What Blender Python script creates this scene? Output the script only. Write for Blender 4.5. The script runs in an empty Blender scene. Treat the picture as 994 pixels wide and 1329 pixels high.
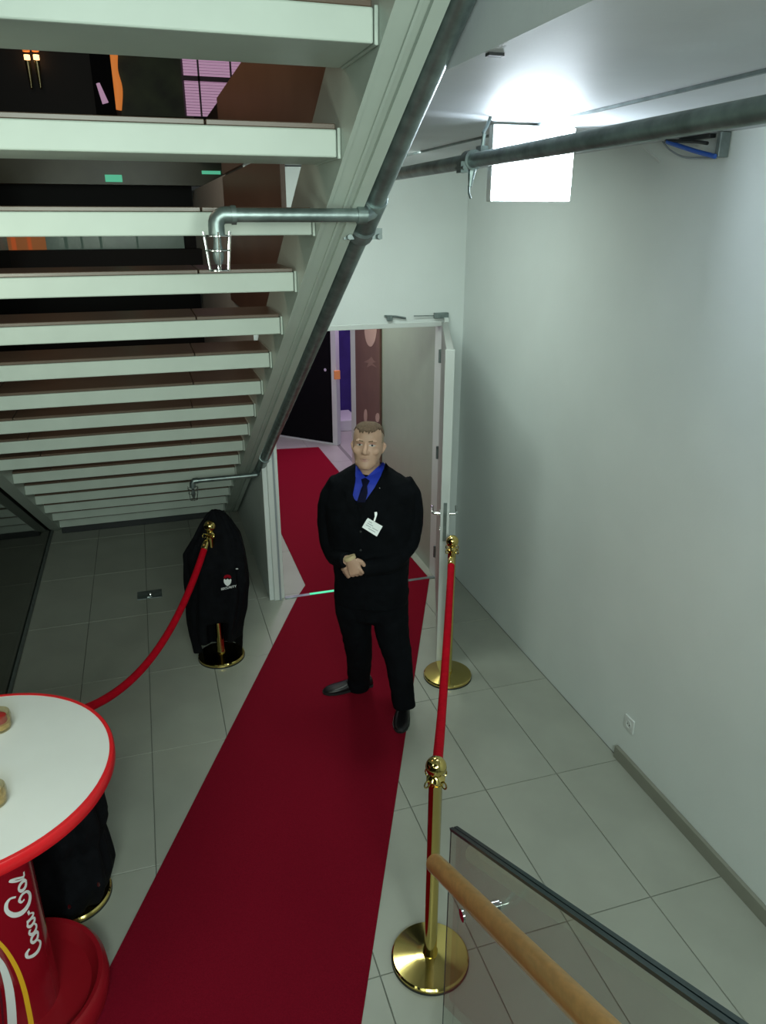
import bpy, bmesh, math, random
from mathutils import Vector, Matrix, noise
from mathutils.bvhtree import BVHTree
random.seed(7)
SC = bpy.context.scene
COL = SC.collection
PI = math.pi
R = math.radians

# ------------------------------------------------------------------ camera
F_PX, PITCH, YAW, CAM_H = 970.0, R(21.37), R(17.23), 2.8
cam_d = bpy.data.cameras.new('camera')
cam_d.sensor_fit = 'HORIZONTAL'; cam_d.sensor_width = 36.0
cam_d.lens = F_PX / 994.0 * 36.0
cam_d.clip_start = 0.05
cam = bpy.data.objects.new('camera', cam_d); COL.objects.link(cam)
cam.location = (0, 0, CAM_H); cam.rotation_euler = (PI/2 - PITCH, 0, -YAW)
SC.camera = cam

# ------------------------------------------------------------------ world, exposure, lights
w = bpy.data.worlds.new('world'); SC.world = w; w.use_nodes = True
w.node_tree.nodes['Background'].inputs[0].default_value = (0.55, 0.62, 0.6, 1)
w.node_tree.nodes['Background'].inputs[1].default_value = 0.03
SC.view_settings.view_transform = 'Standard'; SC.view_settings.look = 'None'
SC.view_settings.gamma = 1.0; SC.view_settings.use_curve_mapping = False
SC.view_settings.exposure = 0.42

def area(name, loc, target, sx, sy, power, col):
    l = bpy.data.lights.new(name, 'AREA'); l.shape = 'RECTANGLE'; l.size = sx; l.size_y = sy
    l.energy = power; l.color = col
    o = bpy.data.objects.new(name, l); COL.objects.link(o); o.location = loc
    o.rotation_euler = (Vector(target) - Vector(loc)).to_track_quat('-Z', 'Y').to_euler()
    return o
area('hall_ceiling_light', (-0.2, -2.3, 3.6), (0.5, 4.0, 0.8), 1.8, 1.4, 76, (0.82, 0.99, 0.91))
area('left_fill_light', (-0.5, -1.0, 2.75), (-0.4, 5.6, 0.2), 0.8, 0.6, 16, (0.86, 1.0, 0.86))  # added fill that lifts the dim floor on the left, no fixture there
area('understair_fill_light', (-0.75, 1.5, 2.5), (-0.35, 6.2, -0.3), 0.5, 0.4, 7, (0.92, 1.0, 0.82))  # unseen fill added for the floor under the stair
area('floor_fill_light', (0.75, -0.5, 2.85), (-0.5, 6.0, 0.1), 0.5, 0.4, 19, (0.88, 1.0, 0.90))  # extra unseen light put in to brighten the floor below the stair
area('door_fill_light', (1.1, 4.1, 3.09), (1.6, 4.9, 0.4), 0.7, 0.5, 19, (0.86, 1.0, 0.92))  # added light without a fixture, brightens the door wall and corner
area('corridor_light', (1.45, 6.6, 2.92), (1.45, 6.7, 0), 0.5, 0.5, 17, (0.93, 1.0, 0.86))
area('far_room_light', (2.5, 9.2, 2.8), (1.6, 8.6, 0), 0.6, 0.6, 40, (0.95, 0.66, 1.0))
area('upper_hall_light', (-1.4, 5.0, 5.3), (0.6, 5.0, 3.3), 1.6, 1.6, 26, (1.0, 0.74, 0.56))

# ------------------------------------------------------------------ photo geometry (ray through a photograph pixel)
_c, _s = math.cos(PITCH), math.sin(PITCH)
FH = Vector((math.sin(YAW), math.cos(YAW), 0)); RV = Vector((math.cos(YAW), -math.sin(YAW), 0))
FV = FH*_c - Vector((0, 0, _s)); UV = FH*_s + Vector((0, 0, _c)); CP = Vector((0, 0, CAM_H))
def ray(x, y): return FV + RV*((x-497)/F_PX) + UV*((664.5-y)/F_PX)
def on(x, y, ax, v):
    d = ray(x, y); return CP + d*((v-CP[ax])/d[ax])
def ground(x, y, z=0.0): return on(x, y, 2, z)

# ------------------------------------------------------------------ materials
MATS = {}
def mat(name, col, rough=0.6, metal=0.0, var=0.0, vscale=6.0, bump=0.0, bscale=40.0, coat=0.0, spec=0.5, sheen=0.0, stretch=(1,1,1), emit=None, estr=0.0, col2=None, trans=0.0, ior=1.45, alpha=1.0, detail=3.0):
    m = bpy.data.materials.new(name); m.use_nodes = True
    nt = m.node_tree; b = nt.nodes['Principled BSDF']
    b.inputs['Base Color'].default_value = (*col, 1); b.inputs['Roughness'].default_value = rough
    b.inputs['Metallic'].default_value = metal
    b.inputs['Coat Weight'].default_value = coat; b.inputs['Specular IOR Level'].default_value = spec
    b.inputs['Sheen Weight'].default_value = sheen
    b.inputs['Transmission Weight'].default_value = trans; b.inputs['IOR'].default_value = ior
    b.inputs['Alpha'].default_value = alpha
    tc = nt.nodes.new('ShaderNodeTexCoord'); mp = nt.nodes.new('ShaderNodeMapping')
    mp.inputs['Scale'].default_value = stretch
    nt.links.new(tc.outputs['Object'], mp.inputs['Vector'])
    if var > 0 or col2:
        n = nt.nodes.new('ShaderNodeTexNoise'); n.inputs['Scale'].default_value = vscale; n.inputs['Detail'].default_value = detail
        nt.links.new(mp.outputs[0], n.inputs['Vector'])
        r = nt.nodes.new('ShaderNodeValToRGB')
        r.color_ramp.elements[0].position = 0.3; r.color_ramp.elements[1].position = 0.72
        c2 = col2 if col2 else tuple(min(1, c*(1+var)) for c in col)
        c1 = col if col2 else tuple(c*(1-var) for c in col)
        r.color_ramp.elements[0].color = (*c1, 1); r.color_ramp.elements[1].color = (*c2, 1)
        nt.links.new(n.outputs['Fac'], r.inputs['Fac']); nt.links.new(r.outputs['Color'], b.inputs['Base Color'])
    if bump > 0:
        n2 = nt.nodes.new('ShaderNodeTexNoise'); n2.inputs['Scale'].default_value = bscale; n2.inputs['Detail'].default_value = 4
        bp = nt.nodes.new('ShaderNodeBump'); bp.inputs['Strength'].default_value = bump; bp.inputs['Distance'].default_value = 0.01
        nt.links.new(mp.outputs[0], n2.inputs['Vector']); nt.links.new(n2.outputs['Fac'], bp.inputs['Height'])
        nt.links.new(bp.outputs['Normal'], b.inputs['Normal'])
    if emit:
        b.inputs['Emission Color'].default_value = (*emit, 1); b.inputs['Emission Strength'].default_value = estr
    MATS[name] = m
    return m
M = MATS
mat('plaster_white', (0.635, 0.685, 0.67), 0.62, var=0.03, vscale=2.5, bump=0.06, bscale=90)
mat('ceiling_paint', (0.60, 0.63, 0.66), 0.55, var=0.06, vscale=3.0, bump=0.05, bscale=60)
mat('floor_tile', (0.315, 0.33, 0.285), 0.34, var=0.07, vscale=3.0, bump=0.03, bscale=200)
mat('floor_grout', (0.16, 0.17, 0.15), 0.8)
mat('skirting', (0.22, 0.225, 0.185), 0.45, var=0.05)
mat('carpet_red', (0.165, 0.004, 0.014), 0.95, var=0.16, vscale=260, bump=0.3, bscale=420, spec=0.06)
mat('steel_paint', (0.42, 0.48, 0.43), 0.42, var=0.05, vscale=5, bump=0.03, bscale=40)
mat('tread_brown', (0.10, 0.07, 0.05), 0.28, var=0.12, vscale=4)
mat('galvanised', (0.24, 0.295, 0.29), 0.42, 0.85, var=0.28, vscale=16, bump=0.08, bscale=60)
mat('galvanised_dark', (0.22, 0.26, 0.26), 0.5, 0.8, var=0.2, vscale=20)
mat('brass', (0.64, 0.50, 0.17), 0.10, 1.0)
mat('brass_satin', (0.70, 0.62, 0.33), 0.22, 1.0, var=0.05)
mat('brass_dark', (0.42, 0.36, 0.2), 0.35, 1.0)
mat('velvet_red', (0.42, 0.002, 0.012), 0.85, var=0.12, vscale=30, bump=0.2, bscale=80, spec=0.1)
mat('red_plastic', (0.62, 0.012, 0.018), 0.3, var=0.04)
mat('red_gloss', (0.23, 0.005, 0.012), 0.16, coat=0.5)
mat('red_base', (0.27, 0.007, 0.014), 0.32)
mat('table_white', (0.66, 0.68, 0.67), 0.32, var=0.02)
mat('print_white', (0.72, 0.74, 0.74), 0.4)
mat('print_yellow', (0.75, 0.42, 0.02), 0.4)
mat('print_maroon', (0.11, 0.01, 0.02), 0.35)
mat('black_cloth', (0.0035, 0.004, 0.0055), 0.85, var=0.3, vscale=20, bump=0.3, bscale=50, sheen=0.0, spec=0.12)
mat('suit_black', (0.0030, 0.0038, 0.0052), 0.85, var=0.25, vscale=14, bump=0.25, bscale=30, spec=0.09)
mat('shoe_black', (0.006, 0.006, 0.007), 0.32, spec=0.5)
mat('shirt_blue', (0.012, 0.035, 0.42), 0.6, var=0.15, vscale=20)
mat('tie_navy', (0.002, 0.003, 0.022), 0.7, var=0.2, vscale=30, spec=0.15)
mat('skin', (0.47, 0.295, 0.21), 0.5, var=0.07, vscale=18, bump=0.06, bscale=120)
mat('lips', (0.40, 0.20, 0.17), 0.5)
mat('hair', (0.115, 0.073, 0.045), 0.85, var=0.3, vscale=120, bump=0.5, bscale=260)
mat('hair_stubble', (0.33, 0.25, 0.18), 0.8, var=0.15, vscale=160)
mat('brow_hair', (0.13, 0.085, 0.05), 0.8)
mat('eye_white', (0.5, 0.47, 0.43), 0.25)
mat('eye_iris', (0.03, 0.035, 0.04), 0.15)
mat('badge_white', (0.72, 0.76, 0.76), 0.35)
mat('print_grey', (0.25, 0.28, 0.3), 0.5)
mat('clear_plastic', (0.6, 0.62, 0.62), 0.2)
mat('chrome', (0.7, 0.72, 0.72), 0.14, 1.0)
mat('wood_rail', (0.68, 0.38, 0.13), 0.33, var=0.13, vscale=9, stretch=(9, 0.8, 9), coat=0.25)
mat('frame_white', (0.58, 0.62, 0.60), 0.3, var=0.02)
mat('leaf_metal', (0.40, 0.41, 0.39), 0.32, 0.3, var=0.05)
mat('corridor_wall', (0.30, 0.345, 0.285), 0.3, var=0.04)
mat('banner_brown', (0.115, 0.055, 0.042), 0.55, var=0.1, vscale=5)
mat('banner_pale', (0.42, 0.27, 0.23), 0.5)
mat('banner_mid', (0.19, 0.105, 0.085), 0.5)
mat('door_black', (0.003, 0.003, 0.004), 0.6, spec=0.1)
mat('deep_blue', (0.035, 0.022, 0.16), 0.6, var=0.2)
mat('fascia_brown', (0.19, 0.115, 0.085), 0.3, var=0.12, vscale=2.5)
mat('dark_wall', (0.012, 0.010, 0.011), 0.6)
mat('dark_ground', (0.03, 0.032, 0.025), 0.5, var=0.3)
mat('fascia_green', (0.13, 0.13, 0.085), 0.3, var=0.15, vscale=3)
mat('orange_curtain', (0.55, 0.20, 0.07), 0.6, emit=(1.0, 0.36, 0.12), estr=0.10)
mat('pale_glass', (0.12, 0.16, 0.13), 0.2, var=0.3, vscale=4, emit=(0.5, 0.75, 0.6), estr=0.05)
mat('blind_pink', (0.5, 0.36, 0.46), 0.5, emit=(0.85, 0.50, 0.75), estr=0.28)
mat('blind_frame', (0.10, 0.06, 0.09), 0.5)
mat('lamp_glow', (1, 0.7, 0.35), 0.5, emit=(1.0, 0.55, 0.22), estr=2.2)
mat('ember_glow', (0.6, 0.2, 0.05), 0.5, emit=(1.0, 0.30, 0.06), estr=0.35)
mat('panel_green', (0.035, 0.05, 0.02), 0.5, var=0.5, vscale=4)
mat('lamp_panel', (1, 1, 1), 0.5, emit=(0.80, 0.91, 1.0), estr=24.0)
mat('threshold_green_reflection', (0.02, 0.5, 0.25), 0.4, emit=(0.05, 0.75, 0.36), estr=0.55)  # emission stands in for green light mirrored in the threshold
mat('band_green_reflection', (0.02, 0.4, 0.2), 0.4, emit=(0.2, 1.0, 0.6), estr=0.28)  # emission stands in for green reflections on the glossy band
mat('blue_plastic', (0.02, 0.09, 0.42), 0.4)
mat('black_plastic', (0.015, 0.018, 0.02), 0.45)
mat('socket_white', (0.62, 0.65, 0.64), 0.35)
mat('gasket_dark', (0.018, 0.035, 0.04), 0.25)
mat('jar_wax', (0.35, 0.02, 0.02), 0.35)
mat('jar_cream', (0.52, 0.42, 0.24), 0.4)
def glassmat(name, tint, trans):
    m = bpy.data.materials.new(name); m.use_nodes = True; nt = m.node_tree; nt.nodes.clear()
    o = nt.nodes.new('ShaderNodeOutputMaterial'); mx = nt.nodes.new('ShaderNodeMixShader')
    t = nt.nodes.new('ShaderNodeBsdfTransparent'); t.inputs[0].default_value = (*tint, 1)
    g = nt.nodes.new('ShaderNodeBsdfGlossy'); g.inputs['Roughness'].default_value = 0.03
    lw = nt.nodes.new('ShaderNodeLayerWeight'); lw.inputs[0].default_value = 0.5
    f = nt.nodes.new('ShaderNodeMath'); f.operation = 'POWER'; f.inputs[1].default_value = 4.0
    f2 = nt.nodes.new('ShaderNodeMath'); f2.operation = 'MULTIPLY_ADD'; f2.inputs[1].default_value = 0.7; f2.inputs[2].default_value = 0.03
    nt.links.new(lw.outputs['Facing'], f.inputs[0]); nt.links.new(f.outputs[0], f2.inputs[0]); f = f2
    ad = nt.nodes.new('ShaderNodeMath'); ad.operation = 'ADD'; ad.inputs[1].default_value = trans
    nt.links.new(f.outputs[0], ad.inputs[0]); nt.links.new(ad.outputs[0], mx.inputs[0])
    nt.links.new(t.outputs[0], mx.inputs[1]); nt.links.new(g.outputs[0], mx.inputs[2]); nt.links.new(mx.outputs[0], o.inputs[0])
    M[name] = m
glassmat('rail_glass', (0.86, 0.88, 0.86), 0.0)
glassmat('facade_glass', (0.45, 0.5, 0.42), 0.03)
glassmat('jar_glass', (0.9, 0.85, 0.7), 0.05)

# ------------------------------------------------------------------ object helpers
def woff(o):
    v = Vector((0, 0, 0))
    while o is not None:
        v += o.location; o = o.parent
    return v
def link(name, me, m=None, parent=None, smooth=False):
    if m is not None and not me.materials: me.materials.append(M[m] if isinstance(m, str) else m)
    o = bpy.data.objects.new(name, me); COL.objects.link(o)
    if smooth: me.shade_smooth()
    if parent is not None:
        o.parent = parent; o.location = -woff(parent)
    return o
def tag(o, label=None, cat=None, group=None, kind=None):
    if label: o['label'] = label
    if cat: o['category'] = cat
    if group: o['group'] = group
    if kind: o['kind'] = kind
    return o
def thing(name, loc, label, cat, group=None):
    o = bpy.data.objects.new(name, None); COL.objects.link(o); o.location = loc; o.empty_display_size = 0.1
    return tag(o, label, cat, group)
def struct(o): o['kind'] = 'structure'; return o

class MB:
    def __init__(s): s.v = []; s.f = []
    def add(s, vs, fs):
        n = len(s.v); s.v += [tuple(v) for v in vs]; s.f += [tuple(i+n for i in f) for f in fs]; return s
    def box(s, x0, x1, y0, y1, z0, z1, mtx=None):
        vs = [Vector((x, y, z)) for x in (x0, x1) for y in (y0, y1) for z in (z0, z1)]
        if mtx is not None: vs = [mtx @ v for v in vs]
        return s.add(vs, [(0, 1, 3, 2), (4, 6, 7, 5), (0, 4, 5, 1), (2, 3, 7, 6), (0, 2, 6, 4), (1, 5, 7, 3)])
    def lathe(s, prof, c=(0, 0, 0), n=32, mtx=None, ring=False):
        vs = []; fs = []; k = len(prof)
        for i in range(n):
            a = 2*PI*i/n
            for r, z in prof: vs.append(Vector((r*math.cos(a), r*math.sin(a), z)))
        for i in range(n):
            j = (i+1) % n
            for q in range(k-1): fs.append((i*k+q, j*k+q, j*k+q+1, i*k+q+1))
        if ring:
            for i in range(n): fs.append((i*k+k-1, ((i+1) % n)*k+k-1, ((i+1) % n)*k, i*k))
        elif prof[0][0] > 1e-6: fs.append(tuple(i*k for i in range(n))[::-1])
        if not ring and prof[-1][0] > 1e-6: fs.append(tuple(i*k+k-1 for i in range(n)))
        if mtx is not None: vs = [mtx @ v for v in vs]
        vs = [v + Vector(c) for v in vs]
        return s.add(vs, fs)
    def tube(s, pts, r, n=12, cap=True, flat=None, up=None):
        pts = [Vector(p) for p in pts]; m = len(pts)
        rs = r if isinstance(r, (list, tuple)) else [r]*m
        vs = []; fs = []; u = None
        for i, p in enumerate(pts):
            t = (pts[min(i+1, m-1)] - pts[max(i-1, 0)]).normalized()
            if u is None:
                a = Vector(up) if up else (Vector((0, 0, 1)) if abs(t.z) < 0.9 else Vector((1, 0, 0)))
                u = (a - t*a.dot(t)).normalized()
            else: u = (u - t*u.dot(t)).normalized()
            b = t.cross(u)
            ra, rb = (rs[i] if isinstance(rs[i], (tuple, list)) else (rs[i], rs[i]))
            for q in range(n):
                a = 2*PI*q/n; vs.append(p + u*(ra*math.cos(a)) + b*(rb*math.sin(a)))
        for i in range(m-1):
            for q in range(n):
                w_ = (q+1) % n; fs.append((i*n+q, i*n+w_, (i+1)*n+w_, (i+1)*n+q))
        if cap:
            fs.append(tuple(range(n))[::-1]); fs.append(tuple((m-1)*n+q for q in range(n)))
        return s.add(vs, fs)
    def ball(s, c, r, n=16, m=10, mtx=None):
        rx, ry, rz = r if isinstance(r, (tuple, list)) else (r, r, r)
        vs = []; fs = []
        for i in range(1, m):
            a = PI*i/m
            for q in range(n):
                b = 2*PI*q/n; vs.append(Vector((rx*math.sin(a)*math.cos(b), ry*math.sin(a)*math.sin(b), -rz*math.cos(a))))
        vs.append(Vector((0, 0, -rz))); vs.append(Vector((0, 0, rz))); B, T = len(vs)-2, len(vs)-1
        for i in range(m-2):
            for q in range(n): fs.append((i*n+q, i*n+(q+1) % n, (i+1)*n+(q+1) % n, (i+1)*n+q))
        for q in range(n):
            fs.append((B, (q+1) % n, q)); fs.append((T, (m-2)*n+q, (m-2)*n+(q+1) % n))
        if mtx is not None: vs = [mtx @ v for v in vs]
        return s.add([v+Vector(c) for v in vs], fs)
    def loft(s, rings, cap=True):
        n = len(rings[0]); vs = [p for r_ in rings for p in r_]; fs = []
        for i in range(len(rings)-1):
            for q in range(n): fs.append((i*n+q, i*n+(q+1) % n, (i+1)*n+(q+1) % n, (i+1)*n+q))
        if cap: fs.append(tuple(range(n))[::-1]); fs.append(tuple((len(rings)-1)*n+q for q in range(n)))
        return s.add(vs, fs)
    def prism(s, poly, z0, z1, mtx=None):
        n = len(poly); vs = [Vector((x, y, z0)) for x, y in poly] + [Vector((x, y, z1)) for x, y in poly]
        if mtx is not None: vs = [mtx @ v for v in vs]
        fs = [tuple(range(n))[::-1], tuple(range(n, 2*n))] + [(i, (i+1) % n, n+(i+1) % n, n+i) for i in range(n)]
        return s.add(vs, fs)
    def mesh(s, name, bevel=0.0, seg=2):
        me = bpy.data.meshes.new(name); me.from_pydata(s.v, [], s.f)
        bm = bmesh.new(); bm.from_mesh(me)
        bmesh.ops.recalc_face_normals(bm, faces=bm.faces)
        if bevel > 0:
            es = [e for e in bm.edges if len(e.link_faces) == 2 and e.calc_face_angle(0) > 0.6]
            bmesh.ops.bevel(bm, geom=es, offset=bevel, segments=seg, profile=0.5, affect='EDGES')
        bm.to_mesh(me); bm.free(); me.update(); return me
    def obj(s, name, m, parent=None, smooth=False, bevel=0.0, seg=2):
        me = s.mesh(name, bevel, seg)
        o = link(name, me, m, parent)
        if smooth:
            me.shade_smooth()
            try: me.set_sharp_from_angle(angle=R(38))
            except Exception: pass
        return o
def frame(t, up=(0, 0, 1)):
    t = Vector(t).normalized(); a = Vector(up)
    if abs(t.dot(a)) > 0.98: a = Vector((1, 0, 0))
    x = a.cross(t).normalized(); y = t.cross(x)
    return Matrix((x, y, t)).transposed()
def evalmesh(o):
    dg = bpy.context.evaluated_depsgraph_get(); dg.update()
    return bpy.data.meshes.new_from_object(o.evaluated_get(dg))
def remeshed(mb, voxel, smooth_it=4, fac=0.5):
    me = mb.mesh('tmp'); o = bpy.data.objects.new('tmp', me); COL.objects.link(o)
    r = o.modifiers.new('r', 'REMESH'); r.mode = 'VOXEL'; r.voxel_size = voxel; r.use_smooth_shade = True
    if smooth_it:
        s_ = o.modifiers.new('s', 'SMOOTH'); s_.iterations = smooth_it; s_.factor = fac
    out = evalmesh(o); bpy.data.objects.remove(o); bpy.data.meshes.remove(me)
    out.shade_smooth(); out.materials.clear()
    return out
def bez(pts, n=8):
    """Catmull-Rom through points"""
    P_ = [Vector(p) for p in pts]; out = []
    for i in range(len(P_)-1):
        p0 = P_[max(i-1, 0)]; p1 = P_[i]; p2 = P_[i+1]; p3 = P_[min(i+2, len(P_)-1)]
        for k in range(n):
            t = k/n
            out.append(0.5*((2*p1)+(p2-p0)*t+(2*p0-5*p1+4*p2-p3)*t*t+(3*p1-p0-3*p2+p3)*t**3))
    out.append(P_[-1]); return out

# ================================================================== SETTING
XW, XL, YD = 2.26, -1.07, 5.27
floor = struct(MB().box(-1.13, 2.30, -3.0, 10.9, -0.12, -0.006).obj('floor', 'floor_grout'))
floor2 = struct(MB().box(2.30, 4.2, 7.6, 10.9, -0.12, 0.0).obj('floor', 'floor_tile'))
# tiles, each one a part of the floor
tw, tl, jg = 0.4185, 0.83, 0.0022
xs = [-1.065] + [-0.646+tw*i for i in range(7)] + [2.258]
ys = [0.345+tl*i for i in range(13)]
tilemeshes = {}
for i in range(len(xs)-1):
    for j in range(len(ys)-1):
        x0, x1, y0, y1 = xs[i]+jg, xs[i+1]-jg, ys[j]+jg, ys[j+1]-jg
        if y0 > 7.5 and x1 < 0.7: continue
        key = round(x1-x0, 4)
        if key not in tilemeshes:
            tilemeshes[key] = MB().box(-(x1-x0)/2, (x1-x0)/2, -(y1-y0)/2, (y1-y0)/2, -0.010, 0.0).mesh('floor_tile', bevel=0.0012, seg=1)
            tilemeshes[key].materials.append(M['floor_tile'])
        o = bpy.data.objects.new('floor_tile', tilemeshes[key]); COL.objects.link(o)
        o.parent = floor; o.location = ((x0+x1)/2, (y0+y1)/2, 0.0)

struct(MB().box(XW, XW+0.15, -3.0, YD+0.1, 0, 3.12).obj('wall_right', 'plaster_white'))
bb = struct(MB().box(XW-0.022, XW, -3.0, 2.866, 0, 0.075).obj('baseboard_right', 'skirting', bevel=0.003))
# door wall with its opening (0.82..2.07)
dw = MB().box(0.70, 0.735, YD, YD+0.10, 0, 3.12).box(2.14, XW, YD, YD+0.10, 0, 3.12).box(0.735, 2.14, YD, YD+0.10, 2.10, 3.12)
struct(dw.obj('wall_door', 'plaster_white'))
struct(MB().box(0.70, 0.80, YD+0.10, 10.0, 0, 3.12).obj('wall_passage', 'plaster_white'))
struct(MB().box(-1.3, XW+0.15, -3.15, -3.0, 0, 5.6).obj('wall_back', 'plaster_white'))
# ceiling over the landing, with the soffit joint over the pipe
struct(MB().box(0.742, 1.448, -3.0, YD+0.1, 3.128, 3.30).obj('ceiling', 'ceiling_paint'))
struct(MB().box(1.452, XW+0.15, -3.0, YD+0.1, 3.12, 3.30).obj('ceiling', 'ceiling_paint'))
struct(MB().box(1.440, 1.452, -3.0, YD, 3.119, 3.135).obj('trim_1', 'galvanised_dark'))
struct(MB().box(0.50, 0.745, -3.0, 2.1, 3.55, 3.70).obj('trim_2', 'plaster_white'))
sl = MB().box(0.750, 0.785, 1.665, 1.685, 3.122, 3.1285).obj('ceiling_slot', 'black_plastic')
tag(sl, 'small dark slot in the white ceiling beside the stair', 'vent')
# brown edge of the upper floor above the stair well
fa = MB().box(0.675, 0.741, 2.15, 6.3, 3.12, 3.63).box(0.675, 0.699, 3.8, 6.3, 2.2, 3.10).obj('trim_3', 'fascia_brown'); struct(fa)
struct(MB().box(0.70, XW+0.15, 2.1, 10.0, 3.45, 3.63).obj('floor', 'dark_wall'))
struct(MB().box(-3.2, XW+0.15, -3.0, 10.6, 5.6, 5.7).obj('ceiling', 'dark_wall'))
# passage behind the door
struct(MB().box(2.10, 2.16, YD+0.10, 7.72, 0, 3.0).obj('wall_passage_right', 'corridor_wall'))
struct(MB().box(2.09, 2.18, 7.72, 7.93, 0, 3.0).obj('trim_4', 'frame_white'))
struct(MB().box(0.80, 4.2, YD+0.10, 10.9, 3.0, 3.10).obj('ceiling', 'ceiling_paint'))
struct(MB().box(2.16, 4.2, 7.6, 7.7, 0, 3.0).obj('wall_far_room', 'deep_blue'))
struct(MB().box(0.80, 4.2, 10.75, 10.9, 0, 3.0).obj('wall_far_room', 'deep_blue'))
struct(MB().box(4.1, 4.2, 7.7, 10.75, 0, 3.0).obj('wall_far_room', 'deep_blue'))
tp = MB().box(2.32, 2.75, 10.0, 10.6, 0, 0.16).obj('low_plinth', 'frame_white', bevel=0.01)
tag(tp, 'low white plinth lit purple beyond the passage', 'plinth')

# door frame
df = thing('door_frame', (1.44, YD, 0), 'white door frame around the open passage doorway', 'door frame'); df['kind'] = 'structure'
del df['category']
df.name = 'trim_5'
def frame_post(x0, x1):
    MB().box(x0, x1, YD-0.02, YD+0.12, 0, 2.10).obj('jamb', 'frame_white', df, bevel=0.004)
frame_post(0.735, 0.795); frame_post(2.085, 2.14)
MB().box(0.795, 0.818, YD+0.005, YD+0.09, 0, 2.10).obj('door_stop', 'frame_white', df, bevel=0.003)
MB().box(0.795, 2.085, YD-0.005, YD+0.10, 2.065, 2.10).obj('head', 'frame_white', df, bevel=0.003)
MB().box(0.775, 0.79, YD-0.024, YD-0.019, 0, 2.10).obj('gasket', 'print_grey', df)

# open door leaf with lever handles and closer
hx, hy, ex_, ey_ = 2.10, 5.235, 1.663, 4.05
ld = Vector((ex_-hx, ey_-hy, 0)); L_ = ld.length; ld.normalize()
nrm = Vector((-ld.y, ld.x, 0))
mt = Matrix(((ld.x, nrm.x, 0, hx), (ld.y, nrm.y, 0, hy), (0, 0, 1, 0), (0, 0, 0, 1)))
leaf = thing('door_leaf', (hx, hy, 0), 'pale metal door leaf standing open between guard and right wall', 'door')
MB().box(0, L_, -0.022, 0.022, 0.012, 2.10, mt).obj('panel', 'leaf_metal', leaf, bevel=0.003)
MB().box(L_, L_+0.012, -0.028, 0.028, 0.012, 2.102, mt).obj('edge_strip', 'frame_white', leaf, bevel=0.003)
MB().box(L_+0.012, L_+0.015, -0.011, 0.011, 0.90, 1.16, mt).obj('lock_plate', 'galvanised', leaf, bevel=0.001)
for sgn in (-1, 1):
    m_ = MB()
    m_.lathe([(0.026, 0), (0.026, 0.008), (0.0, 0.008)], mtx=frame(nrm*sgn), c=mt @ Vector((L_-0.06, sgn*0.024, 1.06)), n=20)
    hp = [mt @ Vector(p) for p in ((L_-0.06, sgn*0.024, 1.06), (L_-0.06, sgn*0.065, 1.06), (L_-0.075, sgn*0.078, 1.06), (L_-0.19, sgn*0.078, 1.06))]
    m_.tube(hp, 0.0095, 10)
    m_.obj('lever_handle', 'chrome', leaf, smooth=True)
    m_ = MB().lathe([(0.024, 0), (0.024, 0.008), (0.0, 0.010)], mtx=frame(nrm*sgn), c=mt @ Vector((L_-0.06, sgn*0.022, 0.95)), n=20)
    m_.obj('lock_rosette', 'chrome', leaf, smooth=True)
for z in (0.25, 1.1, 1.85):
    MB().lathe([(0.011, -0.05), (0.011, 0.05)], c=mt @ Vector((0.0, -0.03, z)), n=12).obj('hinge', 'galvanised', leaf, smooth=True)
cl = thing('door_closer', (2.02, YD, 2.12), 'small metal closer arm at the top right corner of the doorway', 'door closer')
MB().box(2.02, 2.13, YD-0.035, YD-0.001, 2.125, 2.165).obj('body', 'galvanised', cl, bevel=0.004)
MB().box(2.09, 2.125, YD-0.05, YD-0.036, 2.00, 2.13).obj('bracket', 'frame_white', cl, bevel=0.003)
MB().tube([(2.03, YD-0.02, 2.145), (1.86, YD-0.03, 2.150)], 0.004, 8).obj('arm', 'galvanised', cl)
kp = thing('door_catch', (1.70, YD, 2.13), 'thin metal catch fixed on the wall above the doorway', 'door catch')
MB().tube([(1.64, YD-0.015, 2.155), (1.72, YD-0.02, 2.15), (1.80, YD-0.02, 2.135)], 0.008, 8).obj('bar', 'galvanised', kp, smooth=True)
MB().box(1.66, 1.70, YD-0.03, YD-0.001, 2.12, 2.16).obj('mount', 'galvanised', kp, bevel=0.003)

# threshold strip
th = MB().box(0.82, 2.085, YD-0.02, YD+0.015, 0.0, 0.0075).obj('door_threshold', 'galvanised', bevel=0.001)
tag(th, 'narrow metal threshold strip crossing the red carpet in the doorway', 'threshold')
gm = MB().box(1.02, 1.30, YD-0.018, YD+0.013, 0.0076, 0.0092).obj('threshold_reflection', 'threshold_green_reflection', bevel=0.0005)  # green reflection on the metal strip, built as an emissive inlay
tag(gm, 'green light reflection on the door threshold, made as a glowing strip', 'reflection')

# carpets
c1 = MB().prism([(-0.80, 1.53), (0.10, 0.99), (2.035, 5.25), (0.915, 5.25)], 0.0, 0.006).obj('red_carpet', 'carpet_red', bevel=0.0015)
tag(c1, 'long red carpet running from the foreground up to the doorway', 'carpet')
c2 = MB().prism([(0.935, 5.288), (2.035, 5.288), (2.02, 6.2), (2.0, 9.32), (1.52, 9.38), (1.02, 9.36), (1.02, 5.44)], 0.0, 0.006).obj('red_carpet', 'carpet_red', bevel=0.0015)
tag(c2, 'red carpet in the passage beyond the doorway behind the guard', 'carpet')

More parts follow.
